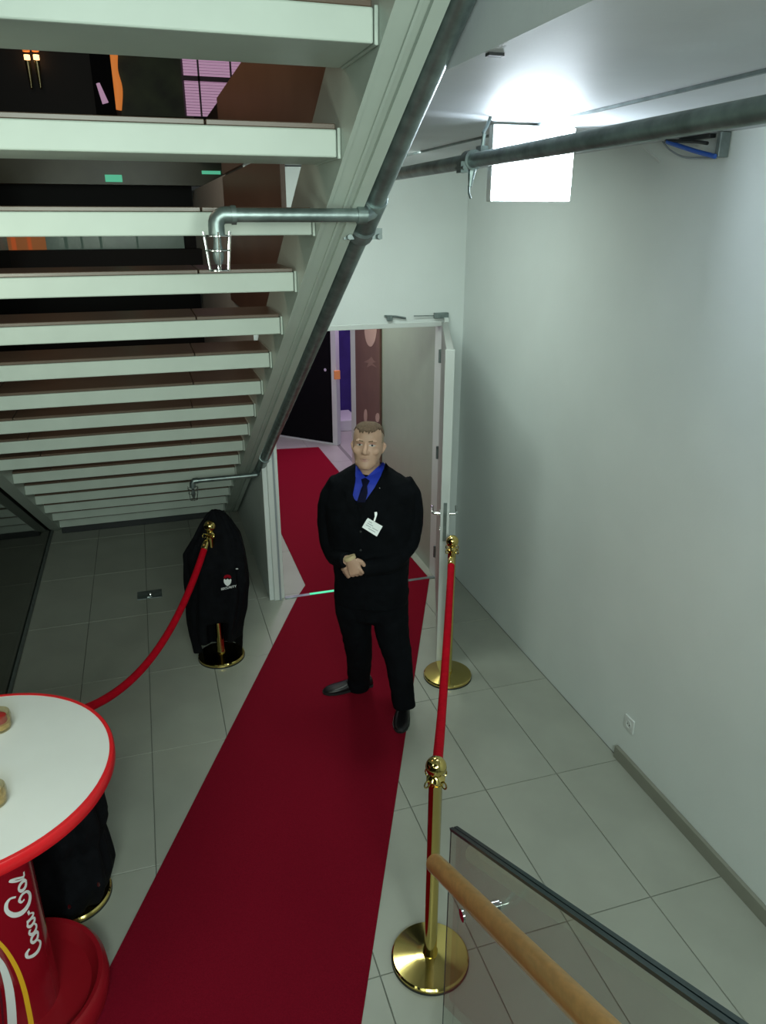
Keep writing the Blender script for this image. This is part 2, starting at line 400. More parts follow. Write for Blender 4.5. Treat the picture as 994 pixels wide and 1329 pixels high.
# ================================================================== STAIRCASE
TY = lambda k: 1.825+0.3505*k
TZ = lambda k: 3.243-0.2035*k
SX0, SX1 = -0.975, 0.556
stair = thing('staircase', (0.0, 7.2, 0), 'white open staircase seen from below, descending towards the back', 'staircase')
tm = MB().box(SX0, SX1-0.012, 0, 0.30, -0.083, -0.014).mesh('tread', bevel=0.004); tm.materials.append(M['steel_paint'])
ecm = MB().box(SX1-0.010, SX1-0.001, -0.002, 0.30, -0.086, -0.010).mesh('end_plate', bevel=0.002); ecm.materials.append(M['steel_paint'])
tiles3 = []
for (a, b) in ((SX0+0.002, -0.732), (-0.728, 0.198), (0.202, SX1-0.014)):
    q = MB().box(a, b, 0.004, 0.318, -0.0138, 0.0).mesh('tread_tile', bevel=0.002, seg=1); q.materials.append(M['tread_brown']); tiles3.append(q)
for k in range(-3, 16):
    o = bpy.data.objects.new('tread', tm); COL.objects.link(o); o.parent = stair
    o.location = Vector((0, TY(k), TZ(k))) - stair.location
    for q in tiles3 + [ecm]:
        c = bpy.data.objects.new(q.name.split('.')[0], q); COL.objects.link(c); c.parent = o
sang = math.atan2(0.2035, 0.3505)
def stringer(xa, xb, inner):
    # bottom edge follows the tread corners
    def zb(y): return 3.243-0.083-0.012-(y-1.825)*0.2035/0.3505
    y0, y1 = 0.45, 7.30
    m_ = MB()
    H = 0.34
    def pan(x0, x1, da, db):
        a0 = Vector((x0, y0, zb(y0)+da)); b0 = Vector((x0, y0, zb(y0)+db))
        ye = y1
        # vertical toe cut near the floor
        pts = [(y0, zb(y0)+da), (y1-0.25, max(0.0, zb(y1-0.25)+da)), (y1, max(zb(y1)+da, 0.0)), (y1, max(zb(y1)+db, 0.05)), (y0, zb(y0)+db)]
        n = len(pts)
        vs = [Vector((x0, y, z)) for y, z in pts] + [Vector((x1, y, z)) for y, z in pts]
        fs = [tuple(range(n)), tuple(range(n, 2*n))[::-1]] + [(i, n+i, n+(i+1) % n, (i+1) % n) for i in range(n)]
        m_.add(vs, fs)
    if inner > 0:   # right side: web next to treads, then two flange lips
        pan(xa, xa+0.012, 0, H); pan(xa+0.012, xb-0.035, 0.004, 0.018); pan(xa+0.05, xa+0.058, -0.004, 0.004)
        pan(xb-0.035, xb, -0.012, H)
    else:
        pan(xb-0.012, xb, 0, H); pan(xa+0.012, xb-0.012, 0.0, 0.014); pan(xa, xa+0.012, 0, H)
    return m_.obj('stringer', 'steel_paint', stair)
stringer(SX1, 0.667, 1); stringer(-1.062, SX0, -1)
ft = MB().box(-0.98, 0.56, 7.20, 7.38, 0.0, 0.09).obj('footing', 'black_plastic', stair, bevel=0.005)

# galvanised pipe along the stair with its branches and caged lamps
def TP(y): return Vector((0.706, y, 3.167-(y-1.843)*0.594))
pipe = thing('conduit_pipe', TP(5.45), 'galvanised pipe fixed along the right underside of the stair', 'pipe')
MB().tube([TP(0.8), TP(5.47)], 0.0335, 24).obj('pipe', 'galvanised', pipe, smooth=True)
pd = (TP(5)-TP(1)).normalized()
def sleeve(y, ln=0.09, r=0.0385, name='sleeve'):
    c = TP(y); m_ = MB().tube([c-pd*ln/2, c-pd*(ln/2-0.004), c+pd*(ln/2-0.004), c+pd*ln/2], [r, r+0.003, r+0.003, r], 20)
    return m_.obj(name, 'galvanised', pipe, smooth=True)
sleeve(2.42, 0.15, 0.0385, 'clamp_sleeve')
for yy in (2.515,):
    c = TP(yy); cm = MB()
    cm.tube([c-pd*0.022, c+pd*0.022], 0.044, 18)
    for sx in (-1, 1):
        cm.box(c.x+sx*0.035-0.004, c.x+sx*0.035+0.030*sx if sx > 0 else c.x+sx*0.035+0.004, c.y-0.02, c.y+0.012, c.z-0.028, c.z+0.006) if sx > 0 else cm.box(c.x-0.065, c.x-0.031, c.y-0.02, c.y+0.012, c.z-0.028, c.z+0.006)
        cm.tube([(c.x+sx*0.05, c.y-0.045, c.z-0.02), (c.x+sx*0.05, c.y+0.03, c.z-0.02)], 0.009, 6)
    cm.obj('clamp', 'galvanised_dark', pipe, smooth=True)
def lampcage(px, py_, pz, s, nm='lamp_cage', parent=pipe):
    """wire cage with a small bulb, hanging below an elbow; s = scale"""
    g = MB(); c = Vector((px, py_, pz))
    n = 6
    for zz, rr in ((-0.012, 0.045), (-0.055, 0.040), (-0.115, 0.033)):
        g.tube([c+Vector((rr*s*math.cos(2*PI*i/16), rr*s*math.sin(2*PI*i/16), zz*s)) for i in range(17)], 0.0022*s, 6)
    for i in range(n):
        a = 2*PI*(i+0.5)/n
        g.tube([c+Vector((0.047*s*math.cos(a), 0.047*s*math.sin(a), 0.0)), c+Vector((0.040*s*math.cos(a), 0.040*s*math.sin(a), -0.055*s)), c+Vector((0.033*s*math.cos(a), 0.033*s*math.sin(a), -0.115*s))], 0.0024*s, 6)
    for i in range(3):
        a = 2*PI*(i+0.5)/6
        g.tube([c+Vector((0.033*s*math.cos(a), 0.033*s*math.sin(a), -0.115*s)), c+Vector((-0.033*s*math.cos(a), -0.033*s*math.sin(a), -0.115*s))], 0.0022*s, 6)
    k_ = g.obj(nm, 'chrome', parent, smooth=True)
    b_ = MB().lathe([(0.0, -0.10), (0.010, -0.097), (0.017, -0.08), (0.018, -0.06), (0.012, -0.035), (0.012, 0.01)], c=c, n=16, mtx=Matrix.Scale(s, 3))
    b_.obj('bulb', 'galvanised_dark', k_, smooth=True)
# upper branch: level pipe to the left, elbow down
by, bz = 2.345, 2.812
bx = on(283, 277, 1, by).x
MB().tube([(0.675, by, bz), (0.645, by, bz)], 0.0245, 18).obj('branch_socket', 'galvanised', pipe, smooth=True)
MB().tube([(0.70, by+0.03, bz+0.012), (0.66, by, bz)], 0.024, 16).obj('branch_socket', 'galvanised', pipe, smooth=True)
MB().tube([(0.655, by, bz), (bx+0.03, by, bz)], 0.0195, 18).obj('branch_pipe', 'galvanised', pipe, smooth=True)
elb = [(bx+0.045, by, bz), (bx+0.02, by, bz)] + [(bx+0.02-0.028*math.sin(a), by, bz-0.028+0.028*math.cos(a)) for a in [i*PI/12 for i in range(1, 7)]] + [(bx-0.008, by, bz-0.055)]
em = MB().tube(elb, 0.0235, 18); em.tube([(bx+0.036, by, bz), (bx+0.05, by, bz)], 0.0265, 18)
em.obj('elbow', 'galvanised', pipe, smooth=True)
lampcage(bx-0.008, by, bz-0.045, 0.92)
# lower branch
c = TP(5.46); p2 = on(252, 627, 1, c.y-0.10)
by2, bz2 = c.y-0.08, p2.z+0.01
MB().tube([c, (c.x-0.05, by2, bz2+0.005)], 0.026, 14).obj('branch_socket', 'galvanised', pipe, smooth=True)
MB().tube([(c.x-0.03, by2, bz2), (p2.x+0.01, by2, bz2)], 0.018, 14).obj('branch_pipe', 'galvanised', pipe, smooth=True)
MB().tube([(p2.x+0.03, by2, bz2), (p2.x, by2, bz2), (p2.x-0.012, by2, bz2-0.018), (p2.x-0.012, by2, bz2-0.05)], 0.022, 14).obj('elbow', 'galvanised', pipe, smooth=True)
lampcage(p2.x-0.012, by2, bz2-0.045, 0.85)
for yy in (5.12,):
    c = TP(yy); MB().tube([c-pd*0.012, c+pd*0.012], 0.041, 18).obj('clamp', 'galvanised', pipe, smooth=True)

# ================================================================== CEILING LAMP, CROSS PIPE
lamp = thing('ceiling_lamp', (1.41, 2.76, 3.11), 'bright white rectangular light panel hanging from the ceiling', 'lamp')
LX0, LX1 = 1.262, 1.592
MB().box(LX0, LX1, 2.735, 2.775, 2.862, 3.118).obj('housing', 'frame_white', lamp, bevel=0.004)
MB().box(LX0+0.004, LX1-0.004, 2.728, 2.7348, 2.866, 3.112).obj('light_panel', 'lamp_panel', lamp)
cp = thing('ceiling_pipe', (1.12, 2.7, 2.99), 'thick galvanised pipe running under the ceiling towards the right edge', 'pipe')
MB().tube([(1.13, 0.3, 2.99), (1.13, 5.265, 2.985)], 0.0245, 20).obj('pipe', 'galvanised', cp, smooth=True)
g = MB(); yy = 2.62
g.tube([(1.13, yy-0.025, 2.99), (1.13, yy+0.025, 2.99)], 0.033, 16)
g.box(1.155, 1.185, yy-0.02, yy+0.02, 2.985, 3.035); g.box(1.085, 1.11, yy-0.02, yy+0.02, 2.95, 2.985)
g.tube([(1.17, yy, 3.03), (1.175, yy, 3.075)], 0.007, 8); g.tube([(1.135, yy, 2.965), (1.125, yy-0.01, 2.905)], [0.016, 0.006], 8)
g.tube([(1.125, yy, 2.91), (1.122, yy-0.01, 2.885), (1.13, yy-0.01, 2.868)], 0.004, 6)
g.tube([(1.09, yy-0.04, 2.965), (1.09, yy+0.03, 2.965)], 0.007, 6)
g.tube([(1.17, yy-0.0, 3.075), (1.19, yy+0.01, 3.10), (1.20, yy+0.01, 3.128)], 0.006, 6)
g.obj('clamp', 'galvanised', cp, smooth=True)
for hy_ in (0.9, 4.6):
    MB().tube([(1.13, hy_, 3.01), (1.13, hy_, 3.13)], 0.006, 8).obj('hanger', 'galvanised', cp)
# blue cables at the wall
cab = thing('cable_bundle', (2.2, 2.85, 3.05), 'blue cables and dark bracket under the ceiling by the right wall', 'cables')
P3 = lambda x, y, X=2.20: on(x, y, 0, X)
MB().tube(bez([P3(866, 184), P3(880, 189), P3(905, 197), P3(928, 203)]), 0.009, 8).obj('blue_cable', 'blue_plastic', cab, smooth=True)
MB().tube(bez([P3(864, 183), P3(885, 183), P3(905, 184), P3(918, 186)]), 0.007, 8).obj('dark_cable', 'black_plastic', cab, smooth=True)
MB().tube(bez([P3(860, 184, 2.22), P3(870, 195, 2.22), P3(888, 204, 2.22), P3(912, 205, 2.22), P3(930, 205, 2.22)]), 0.004, 8).obj('grey_cable', 'print_grey', cab, smooth=True)
q = P3(932, 184, 2.21)
MB().box(2.21, 2.257, q.y-0.012, q.y+0.012, q.z-0.055, 3.119).obj('bracket', 'galvanised_dark', cab, bevel=0.003)
q = P3(900, 177, 2.22)
MB().box(2.225, 2.257, q.y-0.09, q.y+0.10, q.z-0.012, q.z+0.004).obj('bracket_bar', 'black_plastic', cab, bevel=0.003)
wt = MB().tube([on(834, 191, 0, 2.245), on(856, 210, 0, 2.252)], 0.0045, 8).obj('wall_clip', 'socket_white')
tag(wt, 'short thin white tube fixed high on the right wall', 'tube')

# wall socket
so = thing('wall_socket', (XW, 2.79, 0.27), 'small white wall socket low on the right wall', 'socket')
MB().box(XW-0.010, XW, 2.75, 2.83, 0.228, 0.31).obj('plate', 'socket_white', so, bevel=0.004)
MB().lathe([(0.024, 0), (0.024, 0.003), (0.019, 0.003), (0.019, -0.003), (0, -0.003)], mtx=frame((-1, 0, 0)), c=(XW-0.0105, 2.79, 0.269), n=20).obj('insert', 'socket_white', so, smooth=True)
for dy in (-0.009, 0.009):
    MB().lathe([(0.003, 0), (0.003, 0.002)], mtx=frame((-1, 0, 0)), c=(XW-0.011, 2.79+dy, 0.269), n=8).obj('hole', 'black_plastic', so)
# floor box
fo = thing('floor_outlet', (-0.205, 5.65, 0), 'small dark metal outlet plate set in the grey floor', 'floor outlet')
ga, gb = ground(177, 766), ground(209, 779)
MB().box(-0.30, -0.11, 5.58, 5.72, 0.0005, 0.005).obj('plate', 'galvanised_dark', fo, bevel=0.002)
MB().lathe([(0.018, 0), (0.016, 0.004), (0.0, 0.005)], c=(-0.20, 5.655, 0.0052), n=16).obj('knob', 'chrome', fo, smooth=True)
MB().box(-0.225, -0.19, 5.60, 5.612, 0.0052, 0.008).obj('lever', 'chrome', fo)

# ================================================================== GLASS FACADE ON THE LEFT AND FAR HALL
fg = MB().box(XL-0.02, XL-0.008, -3.0, 7.6, 0.03, 3.3).obj('window_1', 'facade_glass'); struct(fg)
struct(MB().box(XL-0.055, XL, -3.0, 7.6, 0.0, 0.03).box(XL-0.006, XL+0.0, -3.0, 7.6, 0.03, 0.05).obj('trim_6', 'galvanised_dark', bevel=0.002))
struct(MB().box(XL-0.06, XL-0.045, -3.0, 7.6, 0.03, 0.045).obj('trim_7', 'black_plastic'))
struct(MB().box(-4.2, XL-0.058, -3.0, 10.6, -0.12, -0.01).obj('ground', 'dark_ground'))
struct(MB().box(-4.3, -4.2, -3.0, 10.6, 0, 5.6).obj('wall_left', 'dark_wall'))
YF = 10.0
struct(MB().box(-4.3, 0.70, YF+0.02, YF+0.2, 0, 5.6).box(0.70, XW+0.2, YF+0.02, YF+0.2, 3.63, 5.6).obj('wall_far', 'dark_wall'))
def farbox(name, m, x0, y0, x1, y1, Y=YF, d=0.06, parent=None, bevel=0.0):
    a = on(x0, y1, 1, Y); b = on(x1, y0, 1, Y)
    return MB().box(min(a.x, b.x), max(a.x, b.x), Y-d, Y, min(a.z, b.z), max(a.z, b.z)).obj(name, m, parent, bevel=bevel)
# lit window with blind, slats as parts
wb = thing('window_blind', on(272, 142, 1, YF-0.1), 'pink lit window blind on the far upper floor, seen through the stair', 'blind')
a, b = on(243, 150, 1, YF-0.1), on(312, 55, 1, YF-0.1)
ns = 26
slm = MB().box(0, b.x-a.x, -0.012, 0.012, -0.011, 0.011).mesh('slat'); slm.materials.append(M['blind_pink'])
for i in range(ns):
    o = bpy.data.objects.new('slat', slm); COL.objects.link(o); o.parent = wb
    o.location = Vector((a.x, YF-0.06, a.z+(b.z-a.z)*(i+0.5)/ns)) - wb.location
MB().box(a.x-0.02, b.x+0.02, YF-0.035, YF-0.03, a.z, b.z).obj('backing', 'blind_frame', wb)
for px in (258, 300):
    q = on(px, 100, 1, YF-0.1); MB().box(q.x-0.01, q.x+0.01, YF-0.09, YF-0.075, a.z, b.z).obj('tape', 'blind_frame', wb)
MB().box(a.x-0.02, b.x+0.02, YF-0.09, YF-0.075, on(270, 105, 1, YF).z-0.02, on(270, 101, 1, YF).z).obj('mid_rail', 'blind_frame', wb)
o = farbox('wall_panel', 'panel_green', 158, 40, 242, 150, Y=YF+0.018, d=0.05); tag(o, 'dark green panel on the far upper wall left of the blind', 'wall panel')
o = farbox('hall_band', 'fascia_green', -60, 186, 292, 238, Y=YF-0.3, d=0.2); struct(o); o.name = 'trim_8'
for i, (x0, y0, x1, y1) in enumerate(((137, 227, 158, 236), (262, 222, 286, 226))):
    o = farbox('band_reflection', 'band_green_reflection', x0, y0, x1, y1, Y=YF-0.5, d=0.01)  # reflection on the band, built as a thin glowing box
    tag(o, ('wider-spaced left green reflection patch' if i == 0 else 'right-hand slim green reflection patch')+' made to glow on the far band behind the stair', 'light reflection')
cu = thing('orange_curtain', on(30, 330, 1, YF-0.1), 'orange lit curtain seen low between the stair treads at far left', 'curtain')
for (x0, x1) in ((-18, 4), (6, 19), (20, 39), (41, 58)):
    farbox('curtain_panel', 'orange_curtain', x0, 296, x1, 345, parent=cu, bevel=0.004)
gp = thing('glass_screen', on(150, 330, 1, YF-0.1), 'row of pale glass panels beside the orange curtain behind the stair', 'screen')
for (x0, x1) in ((64, 86), (88, 106), (109, 131), (133, 178), (180, 222), (226, 237)):
    farbox('pane', 'pale_glass', x0, 296, x1, 345, parent=gp, bevel=0.004)
o = farbox('dark_counter', 'dark_wall', -40, 322, 270, 356, Y=YF-0.5, d=0.3); tag(o, 'long dark counter in front of the pale panels behind the stair', 'counter')
for i, (x0, x1, lab) in enumerate(((10, 34, 'leftmost black chair back seen behind the stair treads'), (130, 222, 'wide black cabinet seen behind the stair treads'))):
    o = farbox('chair_back' if i == 0 else 'cabinet', 'door_black', x0, 366, x1, 452, Y=YF-1.0, d=0.4)
    for v in o.data.vertices:
        if v.co.z < 2.2: v.co.z = 0.0
    tag(o, lab, 'chair' if i == 0 else 'cabinet')
for i, (px, lab) in enumerate(((35, 'left one of two warm sconces glowing in the dark hall'), (47, 'right one of two warm sconces glowing in the dark hall'))):
    q = on(px, 74, 1, YF-0.1)
    s_ = thing('wall_sconce', q, lab, 'lamp', 'sconces on the far upper wall')
    MB().lathe([(0.0, -0.03), (0.03, -0.025), (0.03, 0.02), (0, 0.025)], c=q, n=12).obj('bulb', 'lamp_glow', s_, smooth=True)
    MB().lathe([(0.035, 0.05), (0.055, 0.22), (0.03, 0.28), (0.0, 0.29)], c=q, n=12).obj('shade', 'ember_glow', s_, smooth=True)
    MB().lathe([(0.0, -0.3), (0.012, -0.29), (0.03, -0.04)], c=q, n=10).obj('stem', 'brass_dark', s_, smooth=True)
q = on(148, 100, 1, YF-0.2)
ob = MB().tube(bez([on(147, 62, 1, YF-.04), on(147, 90, 1, YF-.04), on(153, 115, 1, YF-.04), on(152, 142, 1, YF-.04)]), [0.05]*24+[0.05], 10).obj('orange_drape', 'ember_glow', smooth=True)
tag(ob, 'narrow orange drape beside a dark purple post on the upper floor', 'drape')
o = farbox('dark_post', 'door_black', 126, 40, 139, 150, Y=YF+0.018, d=0.12); tag(o, 'dark post left of the narrow orange drape', 'post')
ob = MB().tube([on(127, 108, 1, YF-.12), on(137, 134, 1, YF-.12)], [0.02, 0.035], 8).obj('purple_sash', 'blind_pink'); tag(ob, 'short pale purple sash hanging on the dark post', 'sash')
o = farbox('lit_box', 'orange_curtain', 150, 56, 176, 68, Y=YF-0.04, d=0.12, bevel=0.01); tag(o, 'pale lit box high on the wall beside the green panel', 'light box')

# ================================================================== PASSAGE END: black door, posts, banner
bd = thing('black_door', (2.0, 9.6, 0), 'black door leaf with a pale frame at the end of the passage', 'door')
a, b = ground(330, 561), ground(433, 577); d_ = (b-a).normalized(); n_ = Vector((-d_.y, d_.x, 0))
mt2 = Matrix(((d_.x, n_.x, 0, b.x), (d_.y, n_.y, 0, b.y), (0, 0, 1, 0), (0, 0, 0, 1)))
ln = (b-a).length
MB().box(-ln, 0, 0.0, 0.05, 0.02, 2.4, mt2).obj('panel', 'door_black', bd, bevel=0.004)
MB().box(-ln, 0.0, -0.01, 0.055, 0.0, 0.02, mt2).obj('bottom_rail', 'frame_white', bd)
MB().box(0, 0.075, -0.02, 0.07, 0.0, 2.45, mt2).obj('frame', 'frame_white', bd, bevel=0.004)
MB().lathe([(0.015, 0), (0.015, 0.03), (0.02, 0.03), (0.02, 0.05), (0, 0.05)], mtx=frame(-n_), c=mt2 @ Vector((-0.07, 0, 1.0)), n=12).obj('knob', 'chrome', bd, smooth=True)
q = on(436, 486, 1, 9.3)
o = MB().box(q.x-0.055, q.x+0.02, 9.20, 9.23, q.z-0.06, q.z+0.05).obj('orange_notice', 'orange_curtain'); tag(o, 'small orange notice on the pale frame of the black door', 'sign')
o.location = (0.03, 0.08, 0)
bn = thing('brown_banner', (2.09, 7.25, 0), 'tall brown banner with pale printed shapes on the passage wall', 'banner')
MB().box(2.075, 2.098, 6.80, 7.68, 0.35, 2.75).obj('panel', 'banner_brown', bn, bevel=0.003)
def ell(cx, cy, rx, ry, m_, nm='print', X=2.074):
    vs = [on(cx+rx*math.cos(2*PI*i/24), cy+ry*math.sin(2*PI*i/24), 0, X) for i in range(24)]
    mb = MB(); mb.add(vs + [v+Vector((-0.002, 0, 0)) for v in vs], [tuple(range(24)), tuple(range(24, 48))[::-1]] + [(i, (i+1) % 24, 24+(i+1) % 24, 24+i) for i in range(24)])
    mb.obj(nm, m_, bn)
ell(481, 425, 8, 25, 'banner_pale'); ell(474.5, 540, 2.2, 9, 'banner_pale'); ell(490, 542, 2.6, 6, 'banner_pale'); ell(492, 556, 3, 5, 'banner_mid')
mb = MB(); pts = [(472, 470), (479, 466), (482, 463), (485, 468), (488, 470), (483, 471), (489, 477), (482, 474), (476, 477), (478, 471)]
vs = [on(x, y, 0, 2.073) for x, y in pts]; n = len(vs)
mb.add(vs + [v+Vector((0.001, 0, 0)) for v in vs], [tuple(range(n)), tuple(range(n, 2*n))[::-1]] + [(i, (i+1) % n, n+(i+1) % n, n+i) for i in range(n)]); mb.obj('print', 'banner_mid', bn)
# ================================================================== STANCHIONS, ROPES
def stanchion(x, y, label, rz=0.0):
    t = thing('rope_stanchion', (x, y, 0), label, 'stanchion', None)
    c = (x, y, 0)
    MB().lathe([(0.0, 0.0), (0.150, 0.0), (0.156, 0.004), (0.156, 0.020), (0.150, 0.026), (0.06, 0.034), (0.036, 0.038), (0.0, 0.038)], c=c, n=56).obj('base', 'brass', t, smooth=True)
    MB().lathe([(0.155, 0.0), (0.158, 0.0), (0.158, 0.008), (0.155, 0.008)], c=c, n=56, ring=True).obj('rubber_ring', 'black_plastic', t, smooth=True)
    MB().lathe([(0.030, 0.036), (0.030, 0.052), (0.0255, 0.060), (0.0255, 0.885), (0.029, 0.890), (0.029, 0.900), (0.0, 0.900)], c=c, n=36).obj('pole', 'brass', t, smooth=True)
    nk = MB().lathe([(0.0, 0.898), (0.025, 0.898), (0.034, 0.908), (0.034, 0.916), (0.022, 0.926), (0.018, 0.932), (0.022, 0.938), (0.0, 0.940)], c=c, n=32).obj('collar', 'brass', t, smooth=True)
    for i in range(4):
        a = rz + i*PI/2; u = Vector((math.cos(a), math.sin(a), 0)); cc = Vector((x, y, 0.912)) + u*0.043
        MB().tube([cc + u*(0.012*math.cos(2*PI*k/14)) + Vector((0, 0, 0.014*math.sin(2*PI*k/14))) for k in range(15)], 0.0032, 6, cap=False).obj('ring', 'brass', nk, smooth=True)
    MB().ball((x, y, 0.968), 0.0385, 32, 20).obj('ball', 'brass', t, smooth=True)
    return t
stanchion(0.825, 2.015, 'brass stanchion nearest the camera beside the wooden handrail', 0.4)
stanchion(1.647, 3.878, 'brass stanchion standing behind the open door leaf edge, right of the guard', 0.4)
stanchion(0.252, 4.56, 'brass stanchion under the stair, draped with the logo jacket', 0.3)
stanchion(-0.575, 2.765, 'brass stanchion hidden beneath black clothing behind the round table', 0.3)

def rope(p0, p1, sag, label):
    p0 = Vector(p0); p1 = Vector(p1); d = p1-p0; dh = Vector((d.x, d.y, 0)).normalized()
    t = thing('velvet_rope', p0, label, 'rope')
    q = []
    for i in range(41):
        s_ = i/40; q.append(p0 + d*s_ + Vector((0, 0, -4*sag*s_*(1-s_))))
    MB().tube(q[1:-1], 0.0205, 18).obj('rope', 'velvet_red', t, smooth=True)
    for (a, b) in ((q[0], q[2]), (q[-1], q[-3])):
        u = (b-a).normalized()
        e = MB().lathe([(0.0, -0.01), (0.012, -0.008), (0.014, 0.0), (0.0215, 0.012), (0.0215, 0.062), (0.019, 0.066), (0, 0.066)], mtx=frame(u), c=a, n=20).obj('end_cap', 'brass', t, smooth=True)
        MB().tube([a - u*0.008, a - u*0.022 + Vector((0, 0, 0.012)), a - u*0.036 + Vector((0, 0, 0.006)), a - u*0.036 + Vector((0, 0, -0.008))], 0.0035, 8).obj('hook', 'brass', e, smooth=True)
    return t
def between(a, b, gap=0.08):
    a = Vector((*a, 0.895)); b = Vector((*b, 0.895)); u = (b-a).normalized(); return a+u*gap, b-u*gap
pa, pb = between((1.647, 3.878), (0.825, 2.015)); rope(pa, pb, 0.20, 'red velvet rope hanging between the right-hand stanchions beside the carpet')
pa, pb = between((0.252, 4.56), (-0.575, 2.765)); rope(pa, pb, 0.28, 'red velvet rope sagging from the jacket-draped stanchion to behind the round table')

# ================================================================== JACKETS DRAPED ON STANCHIONS
def drape(cx, cy, levels, holes, name, label, seed, tilt=0.0, thick=0.007, n=96):
    """closed cloth shell around a stanchion; local x = image right, y = away. levels: (z, xl, xr, yfront, yback)"""
    ex = RV.copy(); ey = FH.copy()
    rows = []
    zs = []
    for i in range(len(levels)-1):
        a, b = levels[i], levels[i+1]; k = 6
        for q in range(k): f_ = q/k; zs.append(tuple(a[j]*(1-f_)+b[j]*f_ for j in range(5)))
    zs.append(levels[-1])
    vs = []
    for (z, xl, xr, yf, yb) in zs:
        mx, hw = (xl+xr)/2, (xr-xl)/2; my, hd = (yf+yb)/2, (yb-yf)/2
        drop = max(0.0, 1.0 - z)
        for q in range(n):
            a = 2*PI*q/n; ca, sa = math.cos(a), math.sin(a)
            pw = 0.8
            x_ = mx + hw*math.copysign(abs(ca)**pw, ca); y_ = my + hd*math.copysign(abs(sa)**pw, sa)
            f_ = 0.012*min(1, drop*2.0+0.15)*(math.sin(7*a+seed+2.0*z)+0.6*math.sin(13*a+1.7*seed-3*z)) + 0.010*noise.noise(Vector((3.5*ca, 3.5*sa, 5*z+seed)))
            nx, ny = ca, sa
            p = Vector((cx, cy, 0)) + ex*(x_+f_*nx) + ey*(y_+f_*ny) + Vector((0, 0, z + 0.012*math.sin(5*a+seed)*min(1, drop)))
            vs.append(p)
    m = len(zs); fs = []
    for i in range(m-1):
        zc = (zs[i][0]+zs[i+1][0])/2
        for q in range(n):
            a = (q+0.5)/n*2*PI
            deg = math.degrees(a)
            if any(z0 < zc < z1 and a0 < deg < a1 for (z0, z1, a0, a1) in holes): continue
            fs.append((i*n+q, i*n+(q+1) % n, (i+1)*n+(q+1) % n, (i+1)*n+q))
    mb = MB().add(vs, fs + [tuple(range(n))])
    me = mb.mesh(name)
    o = bpy.data.objects.new('tmp', me); COL.objects.link(o)
    s_ = o.modifiers.new('s', 'SOLIDIFY'); s_.thickness = thick; s_.offset = 0
    u = o.modifiers.new('u', 'SMOOTH'); u.iterations = 3
    out = evalmesh(o); bpy.data.objects.remove(o); out.materials.clear(); out.shade_smooth()
    bm = bmesh.new(); bm.from_mesh(out); seen = set(); isl = []
    for v in bm.verts:
        if v in seen: continue
        st = [v]; seen.add(v); cc = [v]
        while st:
            q_ = st.pop()
            for e in q_.link_edges:
                w_ = e.other_vert(q_)
                if w_ not in seen: seen.add(w_); st.append(w_); cc.append(w_)
        isl.append(cc)
    isl.sort(key=len)
    bmesh.ops.delete(bm, geom=[v for c_ in isl[:-1] for v in c_], context='VERTS'); bm.to_mesh(out); bm.free()
    t = thing(name, (cx, cy, 0), label, 'jacket')
    return t, link('cloth', out, 'black_cloth', t, smooth=True)
lv = [(1.050, 0.00, 0.05, 0.045, 0.085), (1.02, -0.03, 0.085, 0.040, 0.12), (0.96, -0.075, 0.125, 0.030, 0.15), (0.87, -0.125, 0.175, -0.005, 0.17),
      (0.77, -0.195, 0.200, -0.065, 0.17), (0.70, -0.190, 0.205, -0.090, 0.17), (0.53, -0.190, 0.208, -0.095, 0.16), (0.36, -0.200, 0.175, -0.09, 0.16),
      (0.26, -0.205, 0.145, -0.08, 0.16), (0.16, -0.205, 0.125, -0.06, 0.16), (0.08, -0.200, 0.115, -0.04, 0.168), (0.012, -0.195, 0.11, -0.03, 0.170)]
jk, jc = drape(0.252, 4.56, lv, [(0.0, 0.30, 262, 300), (0.0, 0.13, 240, 355)], 'security_jacket', 'black hooded jacket with small emblem and lettering draped on the stanchion under the stair', 1.3)
bv = BVHTree.FromPolygons([jc.matrix_world @ v.co + woff(jc) for v in jc.data.vertices], [tuple(p.vertices) for p in jc.data.polygons]) if False else BVHTree.FromPolygons([v.co for v in jc.data.vertices], [tuple(p.vertices) for p in jc.data.polygons])
def onbvh(bvh, x, y, off=0.003):
    d = ray(x, y).normalized(); h = bvh.ray_cast(CP, d)
    if h[0] is None: return None
    return h[0] - d*off
def decal(polys, bvh, name, m_, parent, off=0.003, thick=0.0015):
    mb = MB()
    for poly in polys:
        pts = [onbvh(bvh, x, y, off) for x, y in poly]
        ds = [(p-CP).length for p in pts if p]
        if not ds: continue
        avg = sum(ds)/len(ds)
        pts = [p if p else CP+ray(*xy).normalized()*avg for p, xy in zip(pts, poly)]
        n = len(pts); bk = [p + (p-CP).normalized()*thick for p in pts]
        mb.add(pts+bk, [tuple(range(n)), tuple(range(n, 2*n))[::-1]] + [(i, (i+1) % n, n+(i+1) % n, n+i) for i in range(n)])
    return mb.obj(name, m_, parent)
def ringpoly(cx, cy, r, n=14, ry=None): return [(cx+r*math.cos(2*PI*i/n), cy+(ry or r)*math.sin(2*PI*i/n)) for i in range(n)]
E1 = [(290.2, 752.5), (291.5, 751.2), (293, 752.8), (295.2, 751.0), (297.4, 752.6), (299.2, 751.2), (300.3, 752.6), (299.8, 756), (298.4, 758.5), (295.2, 761), (292.2, 758.6), (290.6, 756)]
decal([E1], bv, 'emblem', 'print_white', jk)
decal([[(290, 750.2), (291.6, 746.8), (295, 745.6), (298.6, 746.5), (300.4, 749.6), (298.4, 750.4), (295.2, 749.2), (292.2, 750.6)]], bv, 'emblem_top', 'red_gloss', jk)
decal([ringpoly(307.5, 738.3, 1.8, 8, 0.8)], bv, 'tag', 'print_white', jk)
